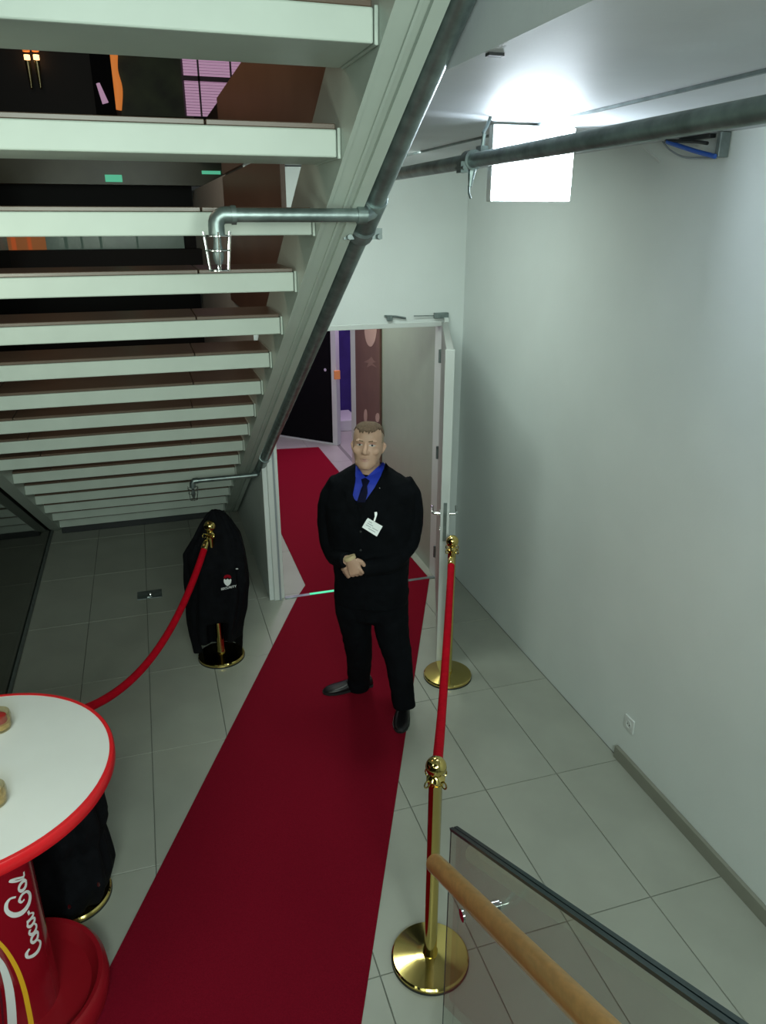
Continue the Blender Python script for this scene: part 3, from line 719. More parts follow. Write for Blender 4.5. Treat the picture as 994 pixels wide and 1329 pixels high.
def textmesh(s, size):
    cu = bpy.data.curves.new('t', 'FONT'); cu.body = s; cu.size = size; cu.resolution_u = 2; cu.offset = 0.02*size
    o = bpy.data.objects.new('t', cu); COL.objects.link(o); me = evalmesh(o); bpy.data.objects.remove(o)
    vs = [v.co.copy() for v in me.vertices]; fs = [tuple(p.vertices) for p in me.polygons]; return vs, fs
def textdecal(s, x0, y0, x1, y1, h, bvh, name, m_, parent, off=0.003):
    vs, fs = textmesh(s, 1.0); wd = max(v.x for v in vs); ht = 0.72
    out = []
    for v in vs:
        fx = v.x/wd; px = x0+(x1-x0)*fx; py = y0+(y1-y0)*fx - v.y/ht*h
        p = onbvh(bvh, px, py, off)
        out.append(p if p else Vector((0, 0, -5)))
    fs = [f for f in fs if all(out[i].z > -4 for i in f)]
    me = bpy.data.meshes.new(name); me.from_pydata([tuple(v) for v in out], [], fs); me.update()
    return link(name, me, m_, parent)
textdecal('SECURITY', 286.8, 766.0, 307.0, 761.8, 2.8, bv, 'lettering', 'print_white', jk)

lv2 = [(0.985, -0.10, 0.08, -0.06, 0.08), (0.93, -0.16, 0.14, -0.10, 0.12), (0.80, -0.20, 0.17, -0.12, 0.14), (0.60, -0.20, 0.175, -0.13, 0.14), (0.42, -0.20, 0.185, -0.13, 0.14),
       (0.33, -0.20, 0.155, -0.12, 0.14), (0.24, -0.19, 0.165, -0.13, 0.14), (0.14, -0.185, 0.175, -0.15, 0.15), (0.07, -0.19, 0.15, -0.145, 0.165), (0.02, -0.19, 0.125, -0.135, 0.17)]
jk2, jc2 = drape(-0.575, 2.765, lv2, [], 'black_coat', 'plain black coat bunched on the stanchion behind the round table', 4.1)
for (x, y) in ((128, 1148), (90, 1177)):
    b2 = BVHTree.FromPolygons([v.co for v in jc2.data.vertices], [tuple(p.vertices) for p in jc2.data.polygons])
    decal([ringpoly(x, y, 2.2, 8, 3.0)], b2, 'snap_button', 'chrome', jk2, off=0.004)

# ================================================================== ROUND BAR TABLE
TX, TYY, TR = -0.725, 2.285, 0.463
tb = thing('bar_table', (TX, TYY, 0), 'round white high table with red rim and red drink-branded pillar', 'table')
tc_ = (TX, TYY, 0)
MB().lathe([(0.0, 1.062), (TR-0.016, 1.062), (TR-0.016, 1.1005), (TR-0.03, 1.1015), (0.0, 1.1015)], c=tc_, n=96).obj('tabletop', 'table_white', tb, smooth=True)
MB().lathe([(TR-0.0158, 1.058), (TR-0.004, 1.058), (TR, 1.064), (TR, 1.096), (TR-0.004, 1.102), (TR-0.0158, 1.1025)], c=tc_, n=96, ring=True).obj('rim', 'red_plastic', tb, smooth=True)
PR = 0.134
MB().lathe([(PR, 0.05), (PR, 1.0615)], c=tc_, n=64).obj('pillar', 'red_gloss', tb, smooth=True)
MB().lathe([(0.0, 0.0), (0.286, 0.0), (0.308, 0.012), (0.316, 0.05), (0.312, 0.095), (0.298, 0.115), (0.282, 0.111), (0.271, 0.09), (0.250, 0.06), (0.19, 0.052), (0.0, 0.050)], c=tc_, n=72).obj('base', 'red_base', tb, smooth=True)
def raycyl(x, y, r, dflt=None):
    d = ray(x, y); ox, oy = CP.x-TX, CP.y-TYY
    a = d.x*d.x+d.y*d.y; b = 2*(ox*d.x+oy*d.y); c_ = ox*ox+oy*oy-r*r; D = b*b-4*a*c_
    if D < 0: return None
    return CP + d*((-b-math.sqrt(D))/(2*a))
def cylpt(u, z, r): return Vector((TX+r*math.cos(u), TYY+r*math.sin(u), z))
def ribbon(pts, ws, name, m_, parent, r=PR+0.0012):
    """pts = (angle, z) along the pillar; a flat raised band of changing width"""
    P_ = bez([(u*PR, z, 0) for u, z in pts], 7); n = len(P_)
    W = [ws[min(int(i/(n-1)*(len(ws)-1)), len(ws)-2)]*(1-((i/(n-1)*(len(ws)-1)) % 1)) + ws[min(int(i/(n-1)*(len(ws)-1))+1, len(ws)-1)]*((i/(n-1)*(len(ws)-1)) % 1) for i in range(n)]
    vs = []
    for i, p in enumerate(P_):
        t = (P_[min(i+1, n-1)]-P_[max(i-1, 0)]).normalized(); s_ = Vector((-t.y, t.x, 0))*W[i]/2
        for q in (p+s_, p-s_): vs.append(cylpt(q.x/PR, q.y, r))
    vs2 = [Vector((TX+(v.x-TX)*(PR-0.002)/r, TYY+(v.y-TYY)*(PR-0.002)/r, v.z)) for v in vs]
    N = len(vs); fs = []
    for i in range(n-1):
        a = 2*i; fs += [(a, a+1, a+3, a+2), (N+a, N+a+2, N+a+3, N+a+1), (a, a+2, N+a+2, N+a), (a+1, N+a+1, N+a+3, a+3)]
    fs += [(0, N, N+1, 1), (N-2, N-1, 2*N-1, 2*N-2)]
    return MB().add(vs+vs2, fs).obj(name, m_, parent)
# script lettering running up the pillar; s runs upward, h runs to the left (towards larger angle reversed)
def camang(): return math.atan2(-TYY, -TX)
_p = raycyl(53.5, 1229, PR)
U0 = math.atan2(_p.y-TYY, _p.x-TX)      # just inside the right silhouette
def S(s, h): return (U0 - h/PR, s)
zs0, k_ = _p.z, 0.060
def letter(pts, ws): ribbon([S(zs0+a*k_, b*k_) for a, b in pts], [q*k_ for q in ws], 'lettering', 'print_white', tb)
def C_(o, f=1.0): letter([(o+0.78*f, 0.78*f), (o+0.62*f, 1.0*f), (o+0.3*f, 0.98*f), (o+0.06*f, 0.6*f), (o+0.06*f, 0.25*f), (o+0.3*f, 0.0), (o+0.62*f, 0.06), (o+0.85*f, 0.25)], [0.12, 0.2, 0.16, 0.24, 0.26, 0.16, 0.1, 0.07])
def O_(o): letter([(o+0.32, 0.0), (o+0.06, 0.14), (o+0.06, 0.42), (o+0.3, 0.58), (o+0.54, 0.44), (o+0.54, 0.14), (o+0.32, 0.0), (o+0.15, 0.05)], [0.12, 0.2, 0.2, 0.12, 0.2, 0.2, 0.12, 0.1])
C_(0.0)
O_(0.85)
letter([(2.0, 0.48), (1.8, 0.58), (1.56, 0.42), (1.55, 0.16), (1.75, 0.0), (2.05, 0.1), (2.2, 0.25)], [0.16, 0.12, 0.2, 0.2, 0.13, 0.09, 0.06])
letter([(2.6, 0.5), (2.4, 0.58), (2.18, 0.4), (2.2, 0.1), (2.4, 0.02), (2.6, 0.22), (2.66, 0.5)], [0.1, 0.12, 0.2, 0.2, 0.12, 0.14, 0.18])
letter([(2.66, 0.58), (2.64, 0.22), (2.74, 0.02), (2.92, 0.1), (3.0, 0.22)], [0.2, 0.18, 0.14, 0.09, 0.06])
letter([(3.02, 0.3), (3.3, 0.34)], [0.14, 0.14])
letter([(4.95, 0.85), (5.1, 1.15), (4.9, 1.4), (4.4, 1.45), (3.85, 1.15), (3.6, 0.65), (3.75, 0.15), (4.15, -0.05), (4.6, 0.1), (4.75, 0.45), (4.55, 0.7), (4.3, 0.6), (4.3, 0.4)], [0.1, 0.14, 0.2, 0.22, 0.3, 0.34, 0.28, 0.2, 0.14, 0.16, 0.16, 0.12, 0.08])
letter([(5.25, 0.0), (5.0, 0.14), (5.0, 0.42), (5.25, 0.58), (5.48, 0.44), (5.48, 0.14), (5.25, 0.0)], [0.12, 0.2, 0.2, 0.12, 0.2, 0.2, 0.12])
letter([(5.6, 0.1), (5.9, 0.6), (6.25, 0.95), (6.1, 0.6), (5.75, 0.1), (6.0, 0.02)], [0.08, 0.12, 0.16, 0.12, 0.12, 0.07])
def pxrib(pts, ws, m_, nm):
    q = []
    for x, y in pts:
        p = raycyl(x, y, PR)
        q.append((math.atan2(p.y-TYY, p.x-TX), p.z))
    q = [(u if u < 0 else u-2*PI, z) for u, z in q]
    ribbon(q, ws, nm, m_, tb)
pxrib([(-8, 1216), (8, 1234), (22, 1258), (31, 1283), (36, 1305), (40, 1326), (42, 1345)], [0.012, 0.014, 0.016, 0.017, 0.018], 'print_yellow', 'yellow_swoosh')
pxrib([(-10, 1236), (2, 1252), (10, 1275), (14, 1300), (16, 1329), (17, 1350)], [0.015, 0.022, 0.028, 0.030, 0.03], 'print_white', 'white_swoosh')
pxrib([(-14, 1262), (-8, 1285), (-5, 1310), (-3, 1345)], [0.03, 0.045, 0.05, 0.055], 'print_maroon', 'dark_swoosh')

def jar(px, py, label, waxm, s=1.0):
    p = ground(px, py, 1.1016); t = thing('candle_jar', p, label, 'candle holder')
    MB().lathe([(0.0, 0.0), (0.036*s, 0.0), (0.041*s, 0.01), (0.042*s, 0.05*s), (0.039*s, 0.062*s), (0.036*s, 0.062*s), (0.038*s, 0.05*s), (0.037*s, 0.01), (0.0, 0.006)], c=p, n=28).obj('glass', 'jar_glass', t, smooth=True)
    MB().lathe([(0.0, 0.007), (0.036*s, 0.010), (0.0368*s, 0.028*s), (0.0, 0.028*s)], c=p, n=24).obj('filling', 'jar_cream', t, smooth=True)
    MB().lathe([(0.0, 0.0285*s), (0.028*s, 0.0285*s), (0.027*s, 0.048*s), (0.02*s, 0.052*s), (0.0, 0.05*s)], c=p, n=20).obj('candle', waxm, t, smooth=True)
    return t
jar(0, 945, 'small glass holder with red candle at the back left of the round table', 'jar_wax', 1.05)
jar(-7, 1042, 'small cream glass holder cut by the left photo edge on the round table', 'jar_cream', 1.0)

# ================================================================== HANDRAIL AND GLASS BALUSTRADE
t0 = thing('wooden_handrail', (0.58, 1.42, 0), 'round light wooden handrail descending from the lower right', 'handrail')
ra = on(564, 1120, 0, 0.585); rb = on(775, 1329, 0, 0.555)
u = (rb-ra).normalized(); a = ra; b = ra + u*2.2
MB().tube([a-u*0.004, a, a+u*0.006, b], [0.014, 0.022, 0.0255, 0.0255], 28).obj('rail', 'wood_rail', t0, smooth=True)
gx = 0.65
gpn = thing('glass_balustrade', (gx, 1.44, 0), 'clear glass balustrade panel with dark top edge beside the handrail', 'balustrade')
g0 = on(589, 1077, 0, gx); g1 = on(948, 1329, 0, gx)
sl_ = (g1.z-g0.z)/(g1.y-g0.y); ye = 0.0; ze = g0.z + sl_*(ye-g0.y)
def sheet(x0, x1, m_, nm):
    pts = [(g0.y, 0.0), (g0.y, g0.z), (ye, ze), (ye, 0.0)]
    vs = [Vector((x0, y, z)) for y, z in pts]+[Vector((x1, y, z)) for y, z in pts]
    MB().add(vs, [(0, 1, 2, 3), (7, 6, 5, 4), (0, 4, 5, 1), (1, 5, 6, 2), (2, 6, 7, 3), (3, 7, 4, 0)]).obj(nm, m_, gpn)
sheet(gx-0.009, gx+0.009, 'rail_glass', 'pane')
gd = Vector((0, ye-g0.y, ze-g0.z)).normalized()
def edge(x0, x1, up, m_, nm, dz=0.0):
    n2 = Vector((0, -gd.z, gd.y)) if gd.y < 0 else Vector((0, gd.z, -gd.y))
    n2 = Vector((0, gd.z, -gd.y))
    if n2.z < 0: n2 = -n2
    A = Vector((0, g0.y, g0.z)) + n2*dz; B = Vector((0, ye, ze)) + n2*dz
    vs = [Vector((x, 0, 0))+p+n2*h for x in (x0, x1) for p in (A, B) for h in (0, up)]
    MB().add(vs, [(0, 1, 3, 2), (4, 6, 7, 5), (0, 4, 5, 1), (2, 3, 7, 6), (0, 2, 6, 4), (1, 5, 7, 3)]).obj(nm, m_, gpn)
edge(gx-0.0115, gx-0.0015, 0.008, 'gasket_dark', 'top_edge'); edge(gx+0.0015, gx+0.0115, 0.008, 'gasket_dark', 'top_edge')
edge(gx-0.0015, gx+0.0015, 0.004, 'galvanised', 'interlayer')
MB().box(gx-0.0095, gx-0.0065, g0.y+0.0003, g0.y+0.0016, 0.0, g0.z).obj('side_edge', 'gasket_dark', gpn)
for (px, py) in ((641, 1176),):
    q = on(px, py, 0, gx)
    rr = a + u*((q.y-a.y)/u.y)
    br = MB(); br.lathe([(0.013, -0.016), (0.013, 0.012), (0.006, 0.014), (0.006, 0.02)], mtx=frame((1, 0, 0)), c=q, n=18)
    br.tube([q+Vector((-0.014, 0, 0)), q+Vector((-0.04, 0, -0.012)), rr+Vector((0, 0, -0.03)), rr+Vector((0, 0, -0.019))], 0.006, 10)
    br.obj('rail_bracket', 'chrome', t0, smooth=True)
q = on(604, 1187, 0, gx)
MB().lathe([(0.017, -0.012), (0.017, -0.0065), (0.010, -0.0065)], mtx=frame((1, 0, 0)), c=q, n=20).obj('glass_clamp', 'chrome', gpn, smooth=True)
# ================================================================== THE GUARD
MO = Vector((1.08, 3.70, 0.0)); MX = RV.copy(); MY = FH.copy()
def m2w(x, y, z): return MO + MX*x + MY*y + Vector((0, 0, z))
def mp(px, py, yd=0.0):
    """pixel -> local (x, y, z) of the figure on its frontal plane at depth yd"""
    d = ray(px, py); o = CP-MO; t = (yd-o.dot(MY))/d.dot(MY); p = o+d*t
    return Vector((p.dot(MX), yd, p.z))
def W(p): return m2w(p[0], p[1], p[2])
def sring(c, hw, hd, n=32, pw=0.85, yaw=0.0):
    out = []
    for q in range(n):
        a = 2*PI*q/n; ca, sa = math.cos(a), math.sin(a)
        x = hw*math.copysign(abs(ca)**pw, ca); y = hd*math.copysign(abs(sa)**pw, sa)
        xr = x*math.cos(yaw)-y*math.sin(yaw); yr = x*math.sin(yaw)+y*math.cos(yaw)
        out.append(m2w(c[0]+xr, c[1]+yr, c[2]))
    return out
def limb(mb, pts, rs, n=20, k=5):
    P_ = bez([W(p) for p in pts], k); m = len(pts); rr = []
    for i in range(len(P_)):
        t = i/k; j = min(int(t), m-2); f_ = t-j
        r0, r1 = rs[j], rs[j+1]
        if not isinstance(r0, tuple): r0 = (r0, r0)
        if not isinstance(r1, tuple): r1 = (r1, r1)
        rr.append((r0[0]*(1-f_)+r1[0]*f_, r0[1]*(1-f_)+r1[1]*f_))
    mb.tube(P_, rr, n, up=tuple(MY)); return mb

BY = -0.42   # torso yaw: chest turned slightly to the image left
person = thing('person', (MO.x, MO.y, 0), 'man in black suit and blue shirt standing with hands clasped in the doorway', 'person')

# ---- key joints (local)
NECK = (-0.015, 0.01, 1.52)
shR = Vector((-0.195, 0.03, 1.455)); elR = Vector((-0.275, 0.04, 1.155)); wrR = Vector((-0.125, -0.19, 1.01))
shL = Vector((0.205, 0.02, 1.455)); elL = Vector((0.240, -0.01, 1.13)); wrL = Vector((-0.055, -0.215, 1.0))
hipR = Vector((-0.085, 0.02, 0.93)); knR = Vector((-0.105, 0.10, 0.50)); anR = Vector((-0.075, 0.20, 0.09))
hipL = Vector((0.085, 0.0, 0.93)); knL = Vector((0.155, -0.05, 0.50)); anL = Vector((0.190, -0.13, 0.09))

# ---- body: one continuous surface (head, neck, torso, arms, hands, legs)
HC = Vector((-0.016, -0.005, 1.672))
yawH, pitH, rolH = R(-7), R(17), R(2)
HM = Matrix.Rotation(yawH, 3, 'Z') @ Matrix.Rotation(rolH, 3, 'Y') @ Matrix.Rotation(-pitH, 3, 'X')
HS = 1.06
def h2w(p):
    q = HC + HM @ (Vector(p)*HS); return m2w(q.x, q.y, q.z)
hb = MB()
# head rings: z, half width, front y, back y  (front = -y), head centre at eye level
hr = [(-0.119, 0.020, -0.078, -0.040), (-0.114, 0.032, -0.087, -0.01), (-0.102, 0.043, -0.093, 0.024), (-0.085, 0.053, -0.093, 0.050), (-0.062, 0.0625, -0.090, 0.070),
      (-0.035, 0.070, -0.088, 0.082), (-0.010, 0.0745, -0.086, 0.092), (0.012, 0.0755, -0.085, 0.097), (0.030, 0.0755, -0.090, 0.100), (0.055, 0.0750, -0.090, 0.100),
      (0.078, 0.071, -0.084, 0.095), (0.098, 0.062, -0.070, 0.082), (0.112, 0.047, -0.050, 0.062), (0.120, 0.026, -0.024, 0.036)]
rings = []
for z, hw, yf, yb in hr:
    r_ = []
    for q in range(36):
        a = 2*PI*q/36; ca, sa = math.cos(a), math.sin(a)
        my, hd = (yf+yb)/2, (yb-yf)/2
        pwx = 0.86
        r_.append(h2w((hw*math.copysign(abs(ca)**pwx, ca), my+hd*math.copysign(abs(sa)**0.92, sa), z)))
    rings.append(r_)
hb.loft(rings)
def hball(c, r): 
    vs = MB().ball((0, 0, 0), r, 16, 10)
    hb.add([h2w(Vector(v)+Vector(c)) for v in vs.v], vs.f)
def htube(pts, rs, n=12):
    t = MB().tube([Vector(p) for p in pts], rs, n); hb.add([h2w(v) for v in t.v], t.f)
htube([(0, -0.082, 0.016), (0, -0.093, -0.006), (0, -0.101, -0.024), (0, -0.105, -0.035), (0, -0.094, -0.043)], [(0.008, 0.009), (0.009, 0.010), (0.011, 0.012), (0.012, 0.013), (0.009, 0.008)])
for s_ in (-1, 1):
    hball((s_*0.012, -0.093, -0.037), (0.009, 0.010, 0.008))
    hball((s_*0.028, -0.080, 0.023), (0.026, 0.012, 0.008))       # brow ridge
    hball((s_*0.040, -0.066, -0.024), (0.028, 0.018, 0.022))      # cheek
    hball((s_*0.040, -0.035, -0.080), (0.017, 0.04, 0.022))       # jaw
    htube([(s_*0.070, 0.008, -0.030), (s_*0.076, 0.018, -0.014), (s_*0.080, 0.026, 0.006), (s_*0.077, 0.024, 0.024)], [(0.006, 0.008), (0.006, 0.012), (0.006, 0.015), (0.004, 0.009)])
hball((0, -0.087, -0.063), (0.024, 0.010, 0.006)); hball((0, -0.086, -0.073), (0.020, 0.010, 0.0065))
hball((0, -0.082, -0.103), (0.020, 0.014, 0.014))
# neck + torso
tr = [(1.545, 0.064, 0.066, 0.025), (1.515, 0.068, 0.070, 0.028), (1.49, 0.085, 0.074, 0.03), (1.46, 0.13, 0.080, 0.03), (1.42, 0.165, 0.095, 0.02), (1.30, 0.17, 0.115, 0.01),
      (1.15, 0.155, 0.115, 0.0), (1.03, 0.150, 0.112, 0.0), (0.94, 0.145, 0.105, 0.01), (0.86, 0.14, 0.095, 0.01), (0.72, 0.12, 0.075, 0.01)]
hb.loft([sring((-0.008, y_, z), a_, b_, 32, 0.95, BY*0.6) for z, a_, b_, y_ in tr])
limb(hb, [(-0.014, 0.012, 1.60), (-0.012, 0.02, 1.54), (-0.01, 0.028, 1.48)], [(0.062, 0.058), (0.062, 0.062), (0.075, 0.07)])
SLR = [mp(438, 621, 0.03)+Vector((0.02, 0, -0.02)), mp(429, 652, 0.05), mp(427, 695, 0.05), mp(436, 721, -0.06), mp(451, 727, -0.20)]
SLL = [mp(525, 622, 0.02)+Vector((-0.02, 0, -0.02)), mp(532, 652, 0.02), mp(531, 698, -0.03), mp(510, 727, -0.13), mp(487, 735, -0.185), mp(469, 739, -0.205)]
limb(hb, SLR, [0.046, 0.048, 0.043, 0.038, 0.028]); limb(hb, SLL, [0.046, 0.048, 0.043, 0.042, 0.036, 0.028])
def gl(px, py, z=0.0):
    p = ground(px, py, z)-MO; return Vector((p.dot(MX), p.dot(MY), 0))
LGR = [mp(460, 785, 0.02), mp(463, 822, 0.05), mp(466, 848, 0.09), mp(466, 868, 0.14)]
LGL = [mp(504, 785, 0.0), mp(510, 825, -0.03), mp(518, 860, -0.07), mp(521, 890, -0.10)]
HR_, TRr, HL_, TLl = gl(483, 889), gl(419, 901), gl(525, 908), gl(519, 953)
limb(hb, LGR+[HR_.lerp(TRr, 0.14)+Vector((0, 0, 0.10)), HR_.lerp(TRr, 0.2)+Vector((0, 0, 0.045))], [0.060, 0.062, 0.055, 0.050, 0.032, 0.028])
limb(hb, LGL+[HL_.lerp(TLl, 0.14)+Vector((0, 0, 0.10)), HL_.lerp(TLl, 0.2)+Vector((0, 0, 0.045))], [0.060, 0.064, 0.054, 0.048, 0.032, 0.028])
limb(hb, [HR_.lerp(TRr, 0.2)+Vector((0, 0, 0.045)), HR_.lerp(TRr, 0.5)+Vector((0, 0, 0.036)), HR_.lerp(TRr, 0.8)+Vector((0, 0, 0.028))], [0.026, 0.020, 0.012])
limb(hb, [HL_.lerp(TLl, 0.2)+Vector((0, 0, 0.045)), HL_.lerp(TLl, 0.5)+Vector((0, 0, 0.036)), HL_.lerp(TLl, 0.8)+Vector((0, 0, 0.028))], [0.026, 0.020, 0.012])
# hands. front hand = his right, seen back on, over the left wrist
def hand(wr, fwd, side, nor, lens, curl, thumb_side, sc=1.0):
    """wr wrist point, fwd along the hand, side towards the little finger, nor out of the back of the hand"""
    fwd, side, nor = [Vector(v).normalized() for v in (fwd, side, nor)]
    def P(f_, s_, n_): return wr + fwd*(f_*sc) + side*(s_*sc) + nor*(n_*sc)
    rg = []
    for f_, hw, hd in ((-0.01, 0.028, 0.020), (0.02, 0.034, 0.019), (0.05, 0.040, 0.017), (0.078, 0.042, 0.015), (0.088, 0.036, 0.011)):
        rg.append([W(P(f_, hw*math.cos(2*PI*q/20), hd*math.sin(2*PI*q/20))) for q in range(20)])
    hb.loft(rg)
    for i, ln in enumerate(lens):
        s0 = (-0.031+0.0205*i); base = P(0.078, s0, 0.002)
        pts = [P(0.055, s0*0.9, 0.004), base]; ang = 0.0; p = base; seg = (0.46, 0.30, 0.24)
        for j, sg in enumerate(seg):
            ang += curl[j]*(1+0.05*i)
            dvec = fwd*math.cos(ang) - nor*math.sin(ang) + side*0.05*(i-1.5)
            p = p + dvec.normalized()*(ln*sg*sc); pts.append(p.copy())
        limb(hb, pts, [0.0105*sc, 0.0102*sc, 0.0095*sc, 0.0088*sc, 0.0072*sc], 12, 4)
    th = [P(0.012, -0.026*thumb_side, -0.008), P(0.035, -0.046*thumb_side, -0.016), P(0.062, -0.050*thumb_side, -0.024), P(0.086, -0.042*thumb_side, -0.032)]
    limb(hb, th, [0.0145*sc, 0.0135*sc, 0.0115*sc, 0.009*sc], 12, 4)
LN = (0.072, 0.080, 0.074, 0.058)
w1 = mp(455, 727, -0.235); w2 = mp(463, 733, -0.205)
hand(w1, (0.40, -0.12, -0.95), (-0.85, 0.15, -0.40), (-0.25, -0.95, 0.05), LN, (0.75, 0.8, 0.5), 1, 0.96)
hand(w2, (-0.75, -0.10, -0.62), (0.30, 0.2, -0.75), (-0.1, -1.0, 0.1), LN, (0.9, 0.8, 0.5), 1, 0.9)
bme = remeshed(hb, 0.0040, 4, 0.5)
body = link('body', bme, 'skin', person, smooth=True)
bbv = BVHTree.FromPolygons([v.co for v in bme.vertices], [tuple(p.vertices) for p in bme.polygons])

# ---- face pieces
def onhead(x, z, off=0.0):
    """point on the face surface at head coords x, z seen from the front"""
    o = h2w((x, -0.3, z)); d = (h2w((x, 0.0, z))-o).normalized(); h = bbv.ray_cast(o, d)
    return (h[0] - d*off) if h[0] else h2w((x, -0.085, z))
def facepatch(poly, name, m_, off, thick=0.004):
    n = len(poly); f_ = [onhead(x, z, off) for x, z in poly]; cxx = sum(p[0] for p in poly)/n; czz = sum(p[1] for p in poly)/n
    cpt = onhead(cxx, czz, off*1.25); dirn = (h2w((0, 0.1, 0))-h2w((0, 0, 0))).normalized()
    bk = [p+dirn*thick for p in f_]
    vs = f_+bk+[cpt]; fs = [(i, (i+1) % n, 2*n) for i in range(n)]+[(i, n+i, n+(i+1) % n, (i+1) % n) for i in range(n)]+[tuple(range(n, 2*n))[::-1]]
    return MB().add(vs, fs).obj(name, m_, person, smooth=True)
for s_ in (-1, 1):
    facepatch([(s_*(0.031+0.0155*math.cos(a)), 0.004+0.0052*math.sin(a)) for a in [i*PI/8 for i in range(16)]], 'eye', 'eye_white', 0.0012)
    facepatch([(s_*0.031+0.0055*math.cos(a), 0.0042+0.0048*math.sin(a)) for a in [i*PI/6 for i in range(12)]], 'iris', 'eye_iris', 0.0024, 0.003)
    facepatch([(s_*0.013, 0.018), (s_*0.03, 0.0215), (s_*0.048, 0.018), (s_*0.051, 0.020), (s_*0.034, 0.0275), (s_*0.014, 0.0235)], 'eyebrow', 'brow_hair', 0.0034)
    facepatch([(s_*0.0155, 0.0065), (s_*0.031, 0.0105), (s_*0.047, 0.0058), (s_*0.048, 0.0085), (s_*0.031, 0.0140), (s_*0.0145, 0.009)], 'eyelid', 'lips', 0.0022)
facepatch([(-0.026, -0.066), (-0.010, -0.0625), (0, -0.0640), (0.010, -0.0625), (0.026, -0.066), (0.014, -0.0765), (0, -0.079), (-0.014, -0.0765)], 'lips', 'lips', 0.0012)
facepatch([(-0.025, -0.0668), (0, -0.0676), (0.025, -0.0668), (0, -0.0695)], 'mouth_line', 'brow_hair', 0.0028, 0.002)

# ---- hair: cropped cap grown from the scalp
def scalp(zfun, off, m_, name):
    inv = HM.inverted(); me = body.data; keep = []
    for p in me.polygons:
        c = p.center; q = Vector(((c-MO).dot(MX), (c-MO).dot(MY), c.z)) - HC
        q = (inv @ q)/HS
        if abs(q.x) < 0.12 and -0.12 < q.y < 0.13 and q.z > zfun(q.x, q.y) and q.z < 0.2 : keep.append(p)
    idx = {}; vs = []; fs = []
    for p in keep:
        f_ = []
        for vi in p.vertices:
            if vi not in idx:
                idx[vi] = len(vs); v = me.vertices[vi]; vs.append(v.co + v.normal*off)
            f_.append(idx[vi])
        fs.append(tuple(f_))
    m2 = bpy.data.meshes.new(name); m2.from_pydata([tuple(v) for v in vs], [], fs); m2.update()
    o = bpy.data.objects.new('tmp', m2); COL.objects.link(o)
    so_ = o.modifiers.new('s', 'SOLIDIFY'); so_.thickness = off*0.95; so_.offset = -1
    out = evalmesh(o); bpy.data.objects.remove(o); out.materials.clear()
    return link(name, out, m_, person, smooth=True)
def top_line(x, y):
    j = 0.004*math.sin(x*420)+0.003*math.sin(x*173+y*260)
    if y < -0.03: return 0.066 + 0.030*max(0, (abs(x)-0.025)/0.045) + j
    return 0.076 - 0.02*min(1, (y+0.03)/0.1) + j
def side_line(x, y):
    if y < -0.03: return 0.2
    if abs(y-0.015) < 0.03 : return 0.026
    return 0.02 if y < 0.02 else -0.045
scalp(side_line, 0.0016, 'hair_stubble', 'side_hair')
scalp(top_line, 0.0045, 'hair', 'hair')

# ---- trousers
tb_ = MB()
tb_.loft([sring((-0.002, 0.01, 1.00), 0.168, 0.125, 32, 0.9, BY*0.5), sring((-0.002, 0.01, 0.93), 0.175, 0.130, 32, 0.9, BY*0.5), sring((0.0, 0.01, 0.84), 0.172, 0.128, 32, 0.9, BY*0.4), sring((0.0, 0.0, 0.76), 0.168, 0.122, 32, 0.9, BY*0.2), sring((0.0, 0.0, mp(480, 798, 0).z), 0.13, 0.10, 32, 0.9, 0), sring((0.0, 0.0, mp(480, 806, 0).z), 0.05, 0.05, 32, 0.9, 0)])
RA, R0, R1, R2, R3, R4 = mp(458, 762, 0.01), mp(458, 790, 0.02), mp(463, 822, 0.05), mp(466, 848, 0.09), mp(466, 868, 0.14), mp(465, 893, 0.20)
limb(tb_, [RA, R0, R1, R2, R3, R4], [(0.10, 0.11), (0.10, 0.105), (0.088, 0.090), (0.076, 0.080), (0.070, 0.074), (0.066, 0.068)], 24)
LA, L0, L1, L2, L3, L4 = mp(506, 762, 0.0), mp(506, 790, 0.0), mp(510, 825, -0.03), mp(518, 860, -0.07), mp(521, 890, -0.10), mp(525, 918, -0.13)
limb(tb_, [LA, L0, L1, L2, L3, L4], [(0.103, 0.11), (0.105, 0.11), (0.094, 0.098), (0.074, 0.080), (0.066, 0.072), (0.064, 0.066)], 24)
tme = remeshed(tb_, 0.008, 4)
nrms = [v.normal.copy() for v in tme.vertices]
for v, nv in zip(tme.vertices, nrms):
    p = v.co.copy(); v.co = p + nv*(0.0045*noise.noise(Vector((p.x*9, p.y*9, p.z*14))) + 0.003*noise.noise(p*28))
link('trousers', tme, 'suit_black', person, smooth=True)

